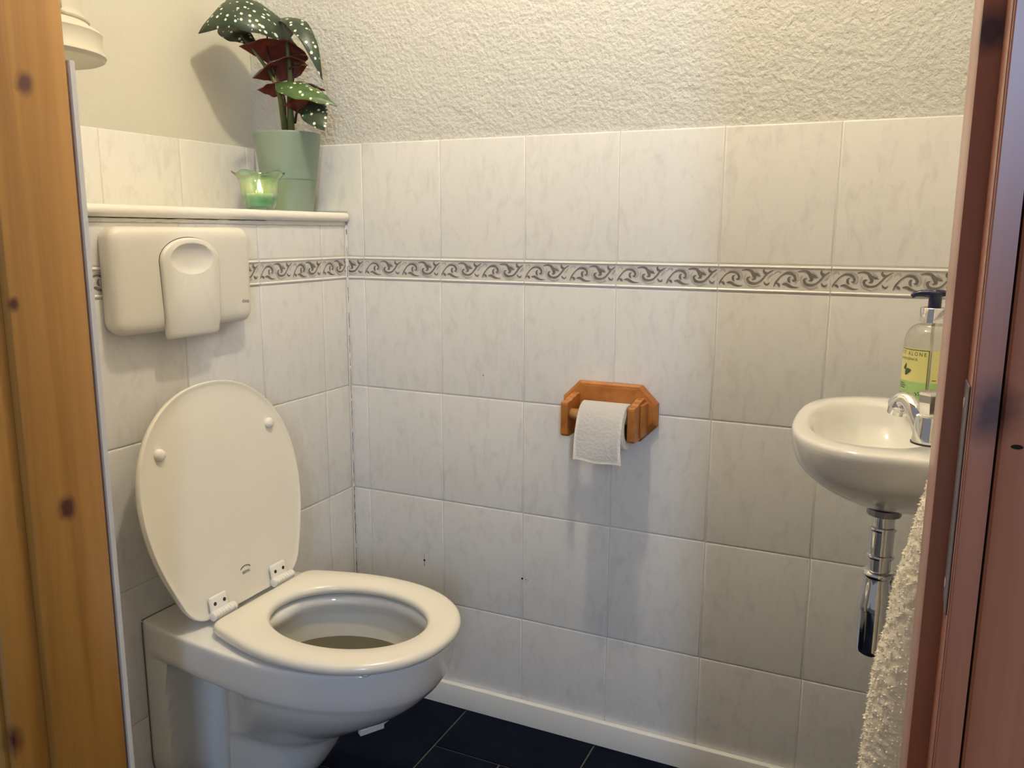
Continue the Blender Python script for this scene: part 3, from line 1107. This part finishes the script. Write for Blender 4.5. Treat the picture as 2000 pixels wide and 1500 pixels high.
# loose sheet coming over the front and hanging down
bm = bmesh.new()
prev = None
cl = []
for k in range(29):
    t = PI / 2 * k / 28
    cl.append((-0.057 * math.sin(t) ** 0.82, -0.061 + 0.1072 * math.cos(t)))
for i, (y, z) in enumerate(cl):
    row = []
    for j in range(13):
        t = j / 12
        x = -W2 + 2 * W2 * t
        d = max(0, i - 15) / 13
        xx = x + 0.004 * d * d * (1 if t > 0.5 else 0.3) - 0.002 * d * (1 - t)
        yy = y + 0.0022 * d * math.sin(t * 5 + d * 3)
        zz = z - 0.0035 * d * t + 0.0012 * d * math.sin(t * 9)
        row.append(bm.verts.new((xx, yy, zz)))
    if prev:
        for j in range(12):
            bm.faces.new((prev[j], prev[j + 1], row[j + 1], row[j]))
    prev = row
bmesh.ops.solidify(bm, geom=bm.faces[:], thickness=0.0006)
from_bm('loose_sheet', bm, TISSUE, roll, smooth=True)
bm = bmesh.new()
rings = []
for (r, x) in ((0.0270, -W2), (0.0284, -W2), (0.0284, W2), (0.0270, W2)):
    rings.append([Vector((x, r * math.cos(2 * PI * k / 32), r * math.sin(2 * PI * k / 32))) for k in range(32)])
rings.append(rings[0])
loft(bm, rings, False, False)
bmesh.ops.remove_doubles(bm, verts=bm.verts, dist=1e-6)
from_bm('core', bm, CARD, roll, smooth=True)

# ------------------------------------------------------------------ hand basin on the right wall
BY = -0.375
basin = thing('hand_basin', (1.309, BY, 0.745), 'small white ceramic hand basin on the right hand wall', 'basin')
def bas_out(s, cx, n=96, hw=0.195, xf=-0.269, xb=-0.0008):
    """D shaped plan (local x from the wall), scaled by s about (cx, 0)"""
    P = []
    for k in range(n):
        a = 2 * PI * k / n
        c, s_ = math.cos(a), math.sin(a)
        e = 2.7
        r = (abs(c) ** e + abs(s_) ** e) ** (-1 / e)
        mx = (xf + xb) / 2
        x = mx + (xb - xf) / 2 * r * c
        y = hw * r * s_
        if x > mx:                        # keep the wall side square
            y = hw * (1 if s_ > 0 else -1) * min(1, abs(s_) * 1.55) if abs(s_) > 0.2 else hw * s_ * 1.55
            x = min(xb, mx + (xb - xf) / 2 * min(1.0, 1.75 * c))
        P.append((cx + (x - cx) * s, y * s))
    return P
bm = bmesh.new()
rings = []
dcx = -0.143
for s, z in ((0.16, -0.002), (0.22, 0.0), (0.36, 0.009), (0.52, 0.0215), (0.66, 0.0335), (0.785, 0.0460), (0.868, 0.0570), (0.912, 0.0640), (0.945, 0.0710), (0.968, 0.0800), (0.986, 0.0905), (0.995, 0.098), (1.0, 0.104), (0.997, 0.109), (0.985, 0.1125), (0.965, 0.1135)):
    P = bas_out(s, dcx)
    if s > 0.7:
        k = (s - 0.7) / 0.3
        P2 = []
        for (x, y) in P:
            if x > -0.13:
                x = x + (min(-0.0008, x / max(s, 0.01)) - x) * 0.0 + k * 0.0
            P2.append((x, y))
        P = P2
    rings.append([Vector((x, y, z)) for x, y in P])
# basin bowl
def bas_in(rx, ry, cx, n=96):
    P = []
    for k in range(n):
        a = 2 * PI * k / n
        e = 2.35
        c, s_ = math.cos(a), math.sin(a)
        r = (abs(c) ** e + abs(s_) ** e) ** (-1 / e)
        P.append((cx + rx * r * c, ry * r * s_))
    return P
for rx, ry, cx, z in ((0.087, 0.154, -0.166, 0.1135), (0.083, 0.150, -0.166, 0.1120), (0.077, 0.144, -0.166, 0.106), (0.072, 0.136, -0.165, 0.088), (0.064, 0.120, -0.163, 0.066), (0.050, 0.090, -0.158, 0.044), (0.030, 0.045, -0.15, 0.030), (0.020, 0.020, -0.145, 0.026)):
    rings.append([Vector((x, y, z)) for x, y in bas_in(rx, ry, cx)])
loft(bm, rings)
from_bm('basin_bowl', bm, CERAMIC, basin, sharp=55)
bm = bmesh.new()
lathe(bm, [(0.018, 0.0262), (0.0185, 0.028), (0.014, 0.0285), (0.006, 0.0275)], 24, (-0.145, 0, 0))
from_bm('drain_ring', bm, CHROME, basin, smooth=True)
bm = bmesh.new()
box(bm, -0.098, -0.060, -0.115, -0.085, 0.045, 0.062, 0.003, 2)
from_bm('fixing_bracket', bm, BLUEPUMP, basin)

trap = thing('bottle_trap', (1.166, BY + 0.008, 0.515), 'chrome bottle trap pipe under the hand basin', 'drain trap')
bm = bmesh.new()
lathe(bm, [(0.016, 0.2205), (0.022, 0.222), (0.028, 0.2265), (0.0285, 0.229)], 28)
from_bm('rubber_flange', bm, DARKRUB, trap, smooth=True)
bm = bmesh.new()
lathe(bm, [(0.0155, 0.209), (0.0225, 0.210), (0.0225, 0.219), (0.0190, 0.2212)], 12)
from_bm('lock_nut', bm, STEEL, trap)
bm = bmesh.new()
lathe(bm, [(0.0152, 0.128), (0.0152, 0.146), (0.0182, 0.147), (0.0188, 0.1495), (0.0182, 0.152), (0.0165, 0.153), (0.0165, 0.187), (0.0184, 0.188), (0.0190, 0.1905), (0.0184, 0.193), (0.0155, 0.194), (0.0155, 0.2092)], 32)
from_bm('tail_pipe', bm, CHROME, trap, sharp=40)
bm = bmesh.new()
lathe(bm, [(0.016, 0.118), (0.0210, 0.119), (0.0222, 0.123), (0.0210, 0.127), (0.016, 0.1285)], 32)
from_bm('collar', bm, CHROME, trap, smooth=True)
bm = bmesh.new()
lathe(bm, [(0.0190, 0.118), (0.0195, 0.105), (0.0245, 0.078), (0.0245, 0.070), (0.0225, 0.0685)], 32)
from_bm('trap_body', bm, CHROME, trap, sharp=40)
bm = bmesh.new()
lathe(bm, [(0.010, 0.000), (0.018, 0.0015), (0.0222, 0.006), (0.0226, 0.012), (0.0226, 0.0688)], 32)
from_bm('trap_cup', bm, CHROME, trap, sharp=40)
bm = bmesh.new()
tube(bm, [(0.015, 0, 0.100), (0.150, 0, 0.100)], 0.0135, 20)
from_bm('outlet_pipe', bm, CHROME, trap, smooth=True)

# tap in the near corner of the basin
tap = thing('basin_tap', (1.2085, -0.4800, 0.8586), 'chrome tap with curved spout on the near corner of the basin', 'tap')
bm = bmesh.new()
lathe(bm, [(0.0215, 0.0), (0.0215, 0.002)], 32)
from_bm('gasket', bm, DARKRUB, tap)
bm = bmesh.new()
lathe(bm, [(0.0205, 0.002), (0.0205, 0.005), (0.0190, 0.016), (0.0182, 0.030), (0.0172, 0.034), (0.0150, 0.035)], 36)
from_bm('tap_body', bm, CHROME, tap, sharp=40)
bm = bmesh.new()
sp_ = bez([(-0.005, 0.004, 0.010), (-0.012, 0.011, 0.022), (-0.019, 0.019, 0.036), (-0.026, 0.028, 0.0440), (-0.033, 0.036, 0.0440), (-0.037, 0.041, 0.036)], 6)
tube(bm, sp_, [0.0135 - 0.0035 * math.sin(PI * min(1, i / (len(sp_) - 1) * 0.9)) + 0.0015 * sstep(0.6, 1, i / (len(sp_) - 1)) for i in range(len(sp_))], 20)
from_bm('spout', bm, CHROME, tap, smooth=True)
bm = bmesh.new()
tube(bm, [(-0.0368, 0.0406, 0.038), (-0.0382, 0.0424, 0.026)], 0.0125, 20)
from_bm('aerator', bm, CHROME, tap, sharp=40)
bm = bmesh.new()
lathe(bm, [(0.0135, 0.035), (0.0150, 0.037), (0.0172, 0.052), (0.0180, 0.061), (0.0165, 0.064), (0.010, 0.065)], 7)
from_bm('handle', bm, CHROME, tap)

# soap bottle
bt = thing('soap_bottle', (1.2085, -0.25, 0.8588), 'clear soap bottle with navy pump and yellow green label, behind the tap', 'bottle')
bm = bmesh.new()
prof = [(0.030, 0.0), (0.0345, 0.002), (0.0352, 0.006), (0.0352, 0.100)]
for k in range(1, 9):
    a = PI / 2 * k / 8
    prof.append((0.013 + 0.0222 * math.cos(a), 0.100 + 0.025 * math.sin(a)))
prof.append((0.0130, 0.128))
lathe(bm, prof, 40)
from_bm('bottle_body', bm, CLEARPL, bt, sharp=45)
bm = bmesh.new()
lathe(bm, [(0.0185, 0.1275), (0.0185, 0.147), (0.0175, 0.1482), (0.007, 0.1485)], 32)
from_bm('pump_collar', bm, CHROME, bt, sharp=40)
bm = bmesh.new()
lathe(bm, [(0.0088, 0.1485), (0.0088, 0.165), (0.0100, 0.1665), (0.0100, 0.170), (0.006, 0.1715)], 24)
tube(bm, [(-0.004, 0, 0.1680), (-0.018, 0, 0.1682), (-0.026, 0, 0.1668), (-0.031, 0, 0.1632)], [0.0062, 0.0052, 0.0042, 0.0032], 10)
tube(bm, [(0, 0, 0.1685), (0.010, 0, 0.1690), (0.016, 0, 0.1685)], [0.006, 0.005, 0.003], 10)
from_bm('pump_head', bm, BLUEPUMP, bt, sharp=50)
bm = bmesh.new()
tube(bm, [(0, 0, 0.012), (0.001, 0, 0.146)], 0.0024, 8)
from_bm('dip_tube', bm, HINGE, bt, smooth=True)
RL = 0.0356
def wrap(bm, a0, a1, z0, z1, mi, r=RL, n=20):
    L1 = [bm.verts.new((r * math.cos(a0 + (a1 - a0) * k / n), r * math.sin(a0 + (a1 - a0) * k / n), z0)) for k in range(n + 1)]
    L2 = [bm.verts.new((r * math.cos(a0 + (a1 - a0) * k / n), r * math.sin(a0 + (a1 - a0) * k / n), z1)) for k in range(n + 1)]
    for k in range(n):
        f = bm.faces.new((L1[k], L1[k + 1], L2[k + 1], L2[k]))
        f.material_index = mi
AC = -PI / 2 - 0.02       # right edge of the front label
bm = bmesh.new()
Z1, ZM, Z0 = 0.0905, 0.0425, 0.012
wrap(bm, AC - 1.75, AC, ZM, Z1, 0)
wrap(bm, AC - 1.75, AC, Z0, ZM, 1)
wrap(bm, AC + 0.09, AC + 1.75, ZM * 1.0, Z1 * 0.985, 0, n=14)
wrap(bm, AC + 0.09, AC + 1.75, Z0, ZM, 1, n=14)
wrap(bm, AC - 1.72, AC - 0.03, Z1 - 0.0022, Z1 - 0.0012, 2, RL + 0.0003)
wrap(bm, AC - 1.72, AC - 0.03, Z0 + 0.003, Z0 + 0.004, 2, RL + 0.0003)
wrap(bm, AC - 0.055, AC - 0.025, Z0 + 0.003, Z1 - 0.0012, 2, RL + 0.0003, 2)
for i, (zz, a_) in enumerate(((0.0375, 1.0), (0.0345, 0.9), (0.0315, 0.95), (0.0225, 0.8))):
    wrap(bm, AC - 1.55, AC - a_, zz, zz + 0.0011, 2, RL + 0.0003, 8)
wrap(bm, AC + 0.13, AC + 0.30, 0.046, 0.0472, 2, RL + 0.0003, 3)
wrap(bm, AC + 0.13, AC + 0.22, 0.030, 0.034, 2, RL + 0.0003, 3)
lab = from_bm('label', bm, [LABELY, LABELG, LABELD], bt)
lab['label'] = 'yellow and green paper label with a butterfly'
def wrap_text(body, size, ac, zc, m, sx=1.0):
    me = text_mesh(body, size)
    for v in me.vertices:
        a = ac + v.co.x * sx / RL
        z = zc + v.co.y
        v.co = ((RL + 0.0005) * math.cos(a), (RL + 0.0005) * math.sin(a), z)
    return link('printed_text', me, m, lab)
wrap_text('N O T   A L O N E', 0.0078, AC - 0.83, 0.0805, LABELD, 0.80)
wrap_text('INDULGENCE', 0.0046, AC - 0.95, 0.0735, LABELD, 1.25)
def wrap_poly(polys, ac, zc, s):
    bm = bmesh.new()
    for P in polys:
        vs = []
        for x, y in P:
            a = ac + x * s / RL
            vs.append(bm.verts.new(((RL + 0.0005) * math.cos(a), (RL + 0.0005) * math.sin(a), zc + y * s)))
        bm.faces.new(vs)
    return from_bm('printed_butterfly', bm, LABELD, lab)
wrap_poly([[(-0.1, 0.0), (-0.5, 0.1), (-0.6, 0.3), (0.0, 1.2), (0.15, 0.8), (0.1, 0.1)], [(0.1, 0.1), (0.5, 0.35), (1.3, 0.1), (0.9, -0.35), (0.3, -0.9), (-0.1, -0.9), (-0.1, 0.0)]], AC - 0.98, 0.0585, 0.0085)
wrap_poly([[(-0.9, 0.2), (-0.7, 0.5), (0, 0), (-0.1, -0.7), (-0.3, -0.6), (-0.4, 0)], [(0.1, 0.1), (0.3, 0.9), (0.6, 0.7), (0.4, 0.3)], [(0.2, -0.3), (0.7, 0.2), (0.95, -0.1), (0.5, -0.5)]], AC - 0.36, 0.0255, 0.0045)

# ------------------------------------------------------------------ towel on the right wall
tw = thing('towel', (1.309, -0.69, 0.30), 'fluffy cream towel hanging below the basin by the door frame', 'towel')
bm = bmesh.new()
LEFT = [(0.28, 1.158), (0.54, 1.1585), (0.60, 1.161), (0.66, 1.1645), (0.71, 1.173), (0.763, 1.178), (0.80, 1.186), (0.838, 1.1935), (0.866, 1.199), (0.90, 1.206), (0.94, 1.216), (0.975, 1.232), (0.985, 1.25)]
NZ, NK = 230, 96
rows = []
for i in range(NZ):
    z = 0.285 + (0.985 - 0.285) * i / (NZ - 1)
    xl = interp(LEFT, z) + 0.003
    xr = 1.3065
    row = []
    th = 0.046 * (1 - 0.60 * sstep(0.90, 0.985, z))
    for k in range(NK):
        a = 2 * PI * k / NK
        c, s_ = math.cos(a), math.sin(a)
        e = 2.1
        r = (abs(c) ** e + abs(s_) ** e) ** (-1 / e)
        x = (xl + xr) / 2 + (xr - xl) / 2 * r * c
        fold = 0.007 * math.sin((x - 1.15) * 95 + z * 3) * (1 - abs(c))
        y = th * r * s_ + fold
        p = Vector((x - 1.309, y, z - 0.30))
        q = Vector((x * 165, y * 165, z * 165))
        d = 0.0024 * noise.noise(q) + 0.0014 * noise.noise(q * 2.1)
        nrm = Vector((c, s_, 0))
        if x < 1.29:
            p += nrm * d
            p.z += 0.0012 * noise.noise(q * 1.7 + Vector((9, 0, 0)))
        row.append(p)
    rows.append(row)
V = loft(bm, rows)
from_bm('cloth', bm, TOWEL, tw, smooth=True)
bm = bmesh.new()
r4 = random.Random(11)
for i in range(9000):
    z = r4.uniform(0.29, 0.97)
    k = r4.uniform(0.30, 0.80) * 2 * PI
    j = int((z - 0.285) / 0.70 * (NZ - 1))
    p = rows[j][int(k / (2 * PI) * NK) % NK]
    nrm = Vector((math.cos(k), math.sin(k), 0))
    s = r4.uniform(0.0010, 0.0020)
    t1 = Vector((r4.uniform(-1, 1), r4.uniform(-1, 1), r4.uniform(-1, 1))).normalized()
    t2 = nrm.cross(t1).normalized()
    tip = p + nrm * r4.uniform(0.0006, 0.0022) + t1 * 0.0012
    a, b, c, d = bm.verts.new(p + t2 * s - nrm * 0.0008), bm.verts.new(p - t2 * s - nrm * 0.0008), bm.verts.new(tip), bm.verts.new(p + t2.cross(nrm) * s - nrm * 0.0008)
    bm.faces.new((a, b, c))
    bm.faces.new((b, d, c))
    bm.faces.new((d, a, c))
pile = from_bm('pile', bm, TOWEL, tw)
pile['kind'] = 'stuff'
bm = bmesh.new()
tube(bm, [(-0.0005, 0, 0.70), (-0.035, 0, 0.70), (-0.045, 0, 0.712)], 0.006, 12)
hk = from_bm('towel_hook', bm, CHROME, None, smooth=True, loc=(1.309, -0.69, 0.30))
tag(hk, 'chrome wall hook holding up the cream towel', 'hook')

# ------------------------------------------------------------------ white fitting at top left
fx = thing('wall_fitting', (-0.124, -0.655, 1.380), 'white moulded wall fitting with round flared base, left of the plant', 'wall fixture')
bm = bmesh.new()
prof = [(0.100, 0.004), (0.106, 0.0), (0.110, 0.002), (0.112, 0.006), (0.1105, 0.011), (0.108, 0.014), (0.1075, 0.036), (0.1085, 0.040), (0.105, 0.045), (0.092, 0.052), (0.086, 0.060), (0.0835, 0.072), (0.083, 0.30), (0.086, 0.36), (0.06, 0.37)]
lathe(bm, prof, 64)
from_bm('body', bm, AGEDWHITE, fx, sharp=40)
bm = bmesh.new()
# raised frame around the recessed panel on its right side
def onc(a, z, r=0.0840):
    return Vector((r * math.cos(a), r * math.sin(a), z))
for a in (-0.06, 2.0):
    tube(bm, [onc(a, 0.066 + 0.29 * k / 14) for k in range(15)], 0.0045, 8)
tube(bm, [onc(-0.06 + 2.06 * k / 20, 0.060, 0.0875) for k in range(21)], 0.0040, 8)
from_bm('moulding', bm, AGEDWHITE, fx, smooth=True)
bm = bmesh.new()
box(bm, -0.1305, -0.06, -0.06, 0.06, 0.09, 0.34, 0.004, 2)
from_bm('wall_plate', bm, AGEDWHITE, fx)

# ------------------------------------------------------------------ vase and plant
VX, VY = -0.093, -0.0775
vase = thing('vase', (VX, VY, 1.1522), 'tapered sage green ceramic pot in the corner of the ledge', 'vase')
bm = bmesh.new()
lathe(bm, [(0.047, 0.0), (0.0505, 0.002), (0.0535, 0.02), (0.0645, 0.10), (0.0725, 0.165), (0.0728, 0.168), (0.0715, 0.1698), (0.0695, 0.1690), (0.0685, 0.160), (0.064, 0.10), (0.0615, 0.07)], 56)
from_bm('pot', bm, VASE, vase, sharp=50)
bm = bmesh.new()
R0 = lathe(bm, [(0.0655, 0.140), (0.060, 0.143), (0.03, 0.146), (0.004, 0.147)], 36)
from_bm('soil', bm, SOIL, vase, smooth=True)

plant = thing('begonia_plant', (VX, VY, 1.295), 'begonia with white dotted leaves and red undersides in the sage green pot', 'plant')
PB = Vector((VX, VY, 1.295))
CAMV = Vector((0.41276244, -0.89278868, 0.18043152))     # towards the room
def leaf(base, tip, width, up, arch=0.02, side=0.0, mat_top=LEAFTOP, droop=0.25, lobe=0.35, name='leaf', nu=18, nv=8, skew=0.0):
    b, t = Vector(base) - PB, Vector(tip) - PB
    up = Vector(up).normalized()
    ax = (t - b)
    ln = ax.length
    axn = ax.normalized()
    sd = axn.cross(up).normalized()
    up = sd.cross(axn).normalized()
    ctrl = (b + t) / 2 + up * arch * 2 + sd * side * 2
    def P(s):
        return b * (1 - s) ** 2 + ctrl * 2 * s * (1 - s) + t * s * s
    def T(s):
        return ((ctrl - b) * 2 * (1 - s) + (t - ctrl) * 2 * s).normalized()
    bm = bmesh.new()
    uv = bm.loops.layers.uv.new('uv')
    grids = []
    for layer in (0, 1):
        g = []
        for i in range(nu + 1):
            s = i / nu
            c = P(s)
            tg = T(s)
            sdd = tg.cross(up).normalized()
            upp = sdd.cross(tg).normalized()
            wv = width * 0.5 * (math.sin(PI * min(1, s ** 0.62)) ** 0.85) if s < 1 else 0
            row = []
            for j in range(nv + 1):
                v = j / nv * 2 - 1
                w = wv * (1 + skew * v)
                back = -lobe * width * 0.5 * max(0, 1 - s * 3.2) * abs(v)
                off = sdd * (w * v) - upp * (droop * w * v * v) + tg * back
                off += upp * 0.0016 * math.sin(s * 17 + v * 4) * abs(v)
                row.append((c + off - upp * 0.0009 * layer, (s * ln, v * w * 1.0)))
            g.append(row)
        grids.append(g)
    VV = []
    for g in grids:
        VV.append([[(bm.verts.new(p), q) for p, q in row] for row in g])
    def face(c4, mi):
        try:
            f = bm.faces.new([c[0] for c in c4])
        except ValueError:
            return
        f.material_index = mi
        f.smooth = True
        for lp, c in zip(f.loops, c4):
            lp[uv].uv = c[1]
    for i in range(nu):
        for j in range(nv):
            A = VV[0]
            face((A[i][j], A[i][j + 1], A[i + 1][j + 1], A[i + 1][j]), 0)
            A = VV[1]
            face((A[i][j], A[i + 1][j], A[i + 1][j + 1], A[i][j + 1]), 1)
    for i in range(nu):
        for j in (0, nv):
            face((VV[0][i][j], VV[0][i + 1][j], VV[1][i + 1][j], VV[1][i][j]), 1)
    for j in range(nv):
        face((VV[0][0][j], VV[0][0][j + 1], VV[1][0][j + 1], VV[1][0][j]), 1)
    # faces of layer 0 must look along up
    me = bpy.data.meshes.new(name)
    bmesh.ops.remove_doubles(bm, verts=bm.verts, dist=1e-5)
    bm.to_mesh(me)
    bm.free()
    return link(name, me, [mat_top, LEAFBACK], plant)
leaf((-0.0832, -0.0816, 1.5492), (-0.2097, -0.203, 1.515), 0.135, (0.35, -0.62, 0.7), arch=0.052, lobe=0.45, droop=0.3, skew=0.0)
leaf((-0.2163, -0.1325, 1.5466), (-0.1292, -0.1126, 1.5013), 0.05, (0.45, -0.7, 0.45), arch=0.01, lobe=0.3)
leaf((-0.0901, -0.0826, 1.5599), (0.0343, -0.1103, 1.4153), 0.044, (0.55, -0.55, 0.62), arch=0.052, droop=0.25, lobe=0.15)
leaf((-0.0907, -0.0721, 1.5581), (-0.1429, -0.0876, 1.545), 0.02, (0.1, -0.1, 1), arch=0.008)
leaf((-0.132, -0.0844, 1.5364), (-0.0554, -0.0783, 1.5017), 0.032, (0.2, -0.3, 1), arch=0.01)
leaf((-0.0683, -0.0529, 1.4907), (-0.1383, -0.1636, 1.4913), 0.078, (-0.27, 0.56, 0.78), arch=0.018, droop=0.5, lobe=0.5)
leaf((-0.0696, -0.0578, 1.4697), (-0.1066, -0.1622, 1.4258), 0.072, (-0.27, 0.56, 0.78), arch=0.018, droop=0.5, lobe=0.5)
leaf((-0.0687, -0.0887, 1.481), (-0.0482, -0.0557, 1.4865), 0.02, (0, -0.1, 1), arch=0.003)
leaf((-0.0666, -0.0928, 1.4561), (-0.0445, -0.0582, 1.4657), 0.022, (0, -0.2, 1), arch=0.003)
leaf((-0.0701, -0.1031, 1.4128), (-0.1031, -0.1539, 1.4032), 0.042, (-0.27, 0.56, 0.78), arch=0.007, droop=0.4)
leaf((-0.064, -0.133, 1.4173), (0.0645, -0.1062, 1.3671), 0.056, (0.25, -0.6, 0.75), arch=0.012, mat_top=LEAFTOP2, droop=0.3)
leaf((-0.0706, -0.078, 1.4272), (-0.0057, -0.0513, 1.4111), 0.03, (-0.05, 0.2, 1), arch=0.006)
leaf((-0.0137, -0.0831, 1.3828), (-0.0701, -0.1105, 1.376), 0.064, (-0.22, 0.6, 0.77), arch=0.012, droop=0.6)
leaf((-0.0095, -0.1042, 1.3797), (0.0453, -0.1252, 1.3164), 0.058, (0.4, -0.85, 0.3), arch=0.006, droop=0.15, lobe=0.0)
def stem(pts, r0, r1, kind):
    P = bez([Vector(p) - PB for p in pts], 5)
    bm = bmesh.new()
    tube(bm, P, [r0 + (r1 - r0) * i / (len(P) - 1) for i in range(len(P))], 8)
    return from_bm('stem', bm, STEM if kind == 'STEMT' else STEMR, plant, smooth=True)
stem([(-0.0761, -0.0827, 1.3057), (-0.0709, -0.0899, 1.3692), (-0.0709, -0.0871, 1.4385), (-0.0743, -0.0871, 1.5016), (-0.081, -0.0811, 1.547)], 0.0085, 0.0028, "STEMT")
stem([(-0.0931, -0.0792, 1.3067), (-0.0842, -0.0983, 1.3582), (-0.0848, -0.1106, 1.4095), (-0.1172, -0.1146, 1.4634), (-0.1523, -0.1418, 1.5203)], 0.0085, 0.0022, "STEMT")
stem([(-0.0856, -0.0978, 1.3636), (-0.0907, -0.0995, 1.4221), (-0.0993, -0.1086, 1.4527), (-0.1124, -0.107, 1.4905), (-0.13, -0.0834, 1.5364)], 0.004, 0.0015, "STEMR")
stem([(-0.0733, -0.0877, 1.3856), (-0.0713, -0.0768, 1.4349), (-0.0744, -0.0705, 1.4732), (-0.092, -0.0751, 1.4906)], 0.004, 0.0015, "STEMR")
stem([(-0.0801, -0.0964, 1.3582), (-0.0701, -0.1081, 1.3879), (-0.0783, -0.1065, 1.4149)], 0.003, 0.0014, "STEMR")
stem([(-0.0664, -0.0819, 1.3432), (-0.0491, -0.0913, 1.3678), (-0.0234, -0.0883, 1.3795)], 0.0035, 0.0014, "STEMR")
stem([(-0.0852, -0.1097, 1.4149), (-0.092, -0.1084, 1.4365), (-0.099, -0.0953, 1.4623), (-0.086, -0.077, 1.4676)], 0.003, 0.0014, "STEMR")
stem([(-0.0742, -0.0859, 1.3965), (-0.0583, -0.0972, 1.415), (-0.032, -0.0957, 1.4178)], 0.003, 0.0012, "STEMR")

# ------------------------------------------------------------------ green glass with a candle
gl = thing('tealight_glass', (-0.036, -0.239, 1.1522), 'flared green glass candle holder on the ledge before the pot', 'candle holder')
bm = bmesh.new()
def wob(r, z, a):
    k = sstep(0.043, 0.075, z)
    rib = 0.0006 * math.sin(a * 13) * sstep(0.01, 0.03, z)
    return r * (1 + 0.055 * k * math.cos(5 * a + 0.6)) + rib, z + 0.0035 * k * math.cos(5 * a + 0.6)
outp = [(0.021, 0.0), (0.027, 0.001), (0.032, 0.005), (0.0355, 0.012), (0.0378, 0.024), (0.0392, 0.040), (0.0408, 0.055), (0.0440, 0.068), (0.0490, 0.077), (0.0560, 0.0835), (0.0585, 0.0855)]
inp = [(0.0580, 0.0868), (0.0550, 0.0855), (0.0475, 0.0790), (0.0415, 0.069), (0.0380, 0.055), (0.0362, 0.040), (0.0348, 0.024), (0.0325, 0.013), (0.027, 0.0078), (0.012, 0.0068)]
lathe(bm, [(r * 0.89, z * 0.86) for r, z in outp + inp], 60, wob=wob)
from_bm('glass', bm, GREENGLASS, gl, smooth=True)
cd = thing('tealight_candle', (-0.036, -0.239, 1.1590), 'lit cream candle inside the green glass', 'candle')
bm = bmesh.new()
lathe(bm, [(0.0205, 0.0), (0.0225, 0.002), (0.0250, 0.012), (0.0258, 0.024), (0.0250, 0.0265), (0.018, 0.0258), (0.003, 0.0255)], 32)
from_bm('wax', bm, WAX, cd, sharp=50)
bm = bmesh.new()
tube(bm, [(0, 0, 0.0255), (0.0004, 0, 0.033)], 0.0007, 6)
from_bm('wick', bm, DARKRUB, cd)
bm = bmesh.new()
lathe(bm, [(0.0008, 0.031), (0.0030, 0.034), (0.0040, 0.038), (0.0032, 0.044), (0.0016, 0.050), (0.0003, 0.054)], 14)
from_bm('flame', bm, emit('candle_flame', (1.0, 0.72, 0.32), 60.0), cd, smooth=True)
pl = bpy.data.lights.new('candle_light', 'POINT')
pl.energy = FLAME_W
pl.color = (1.0, 0.78, 0.42)
pl.shadow_soft_size = 0.004
po = bpy.data.objects.new('candle_light', pl)
COL.objects.link(po)
po.parent = cd
po.location = (0, 0, 0.043)
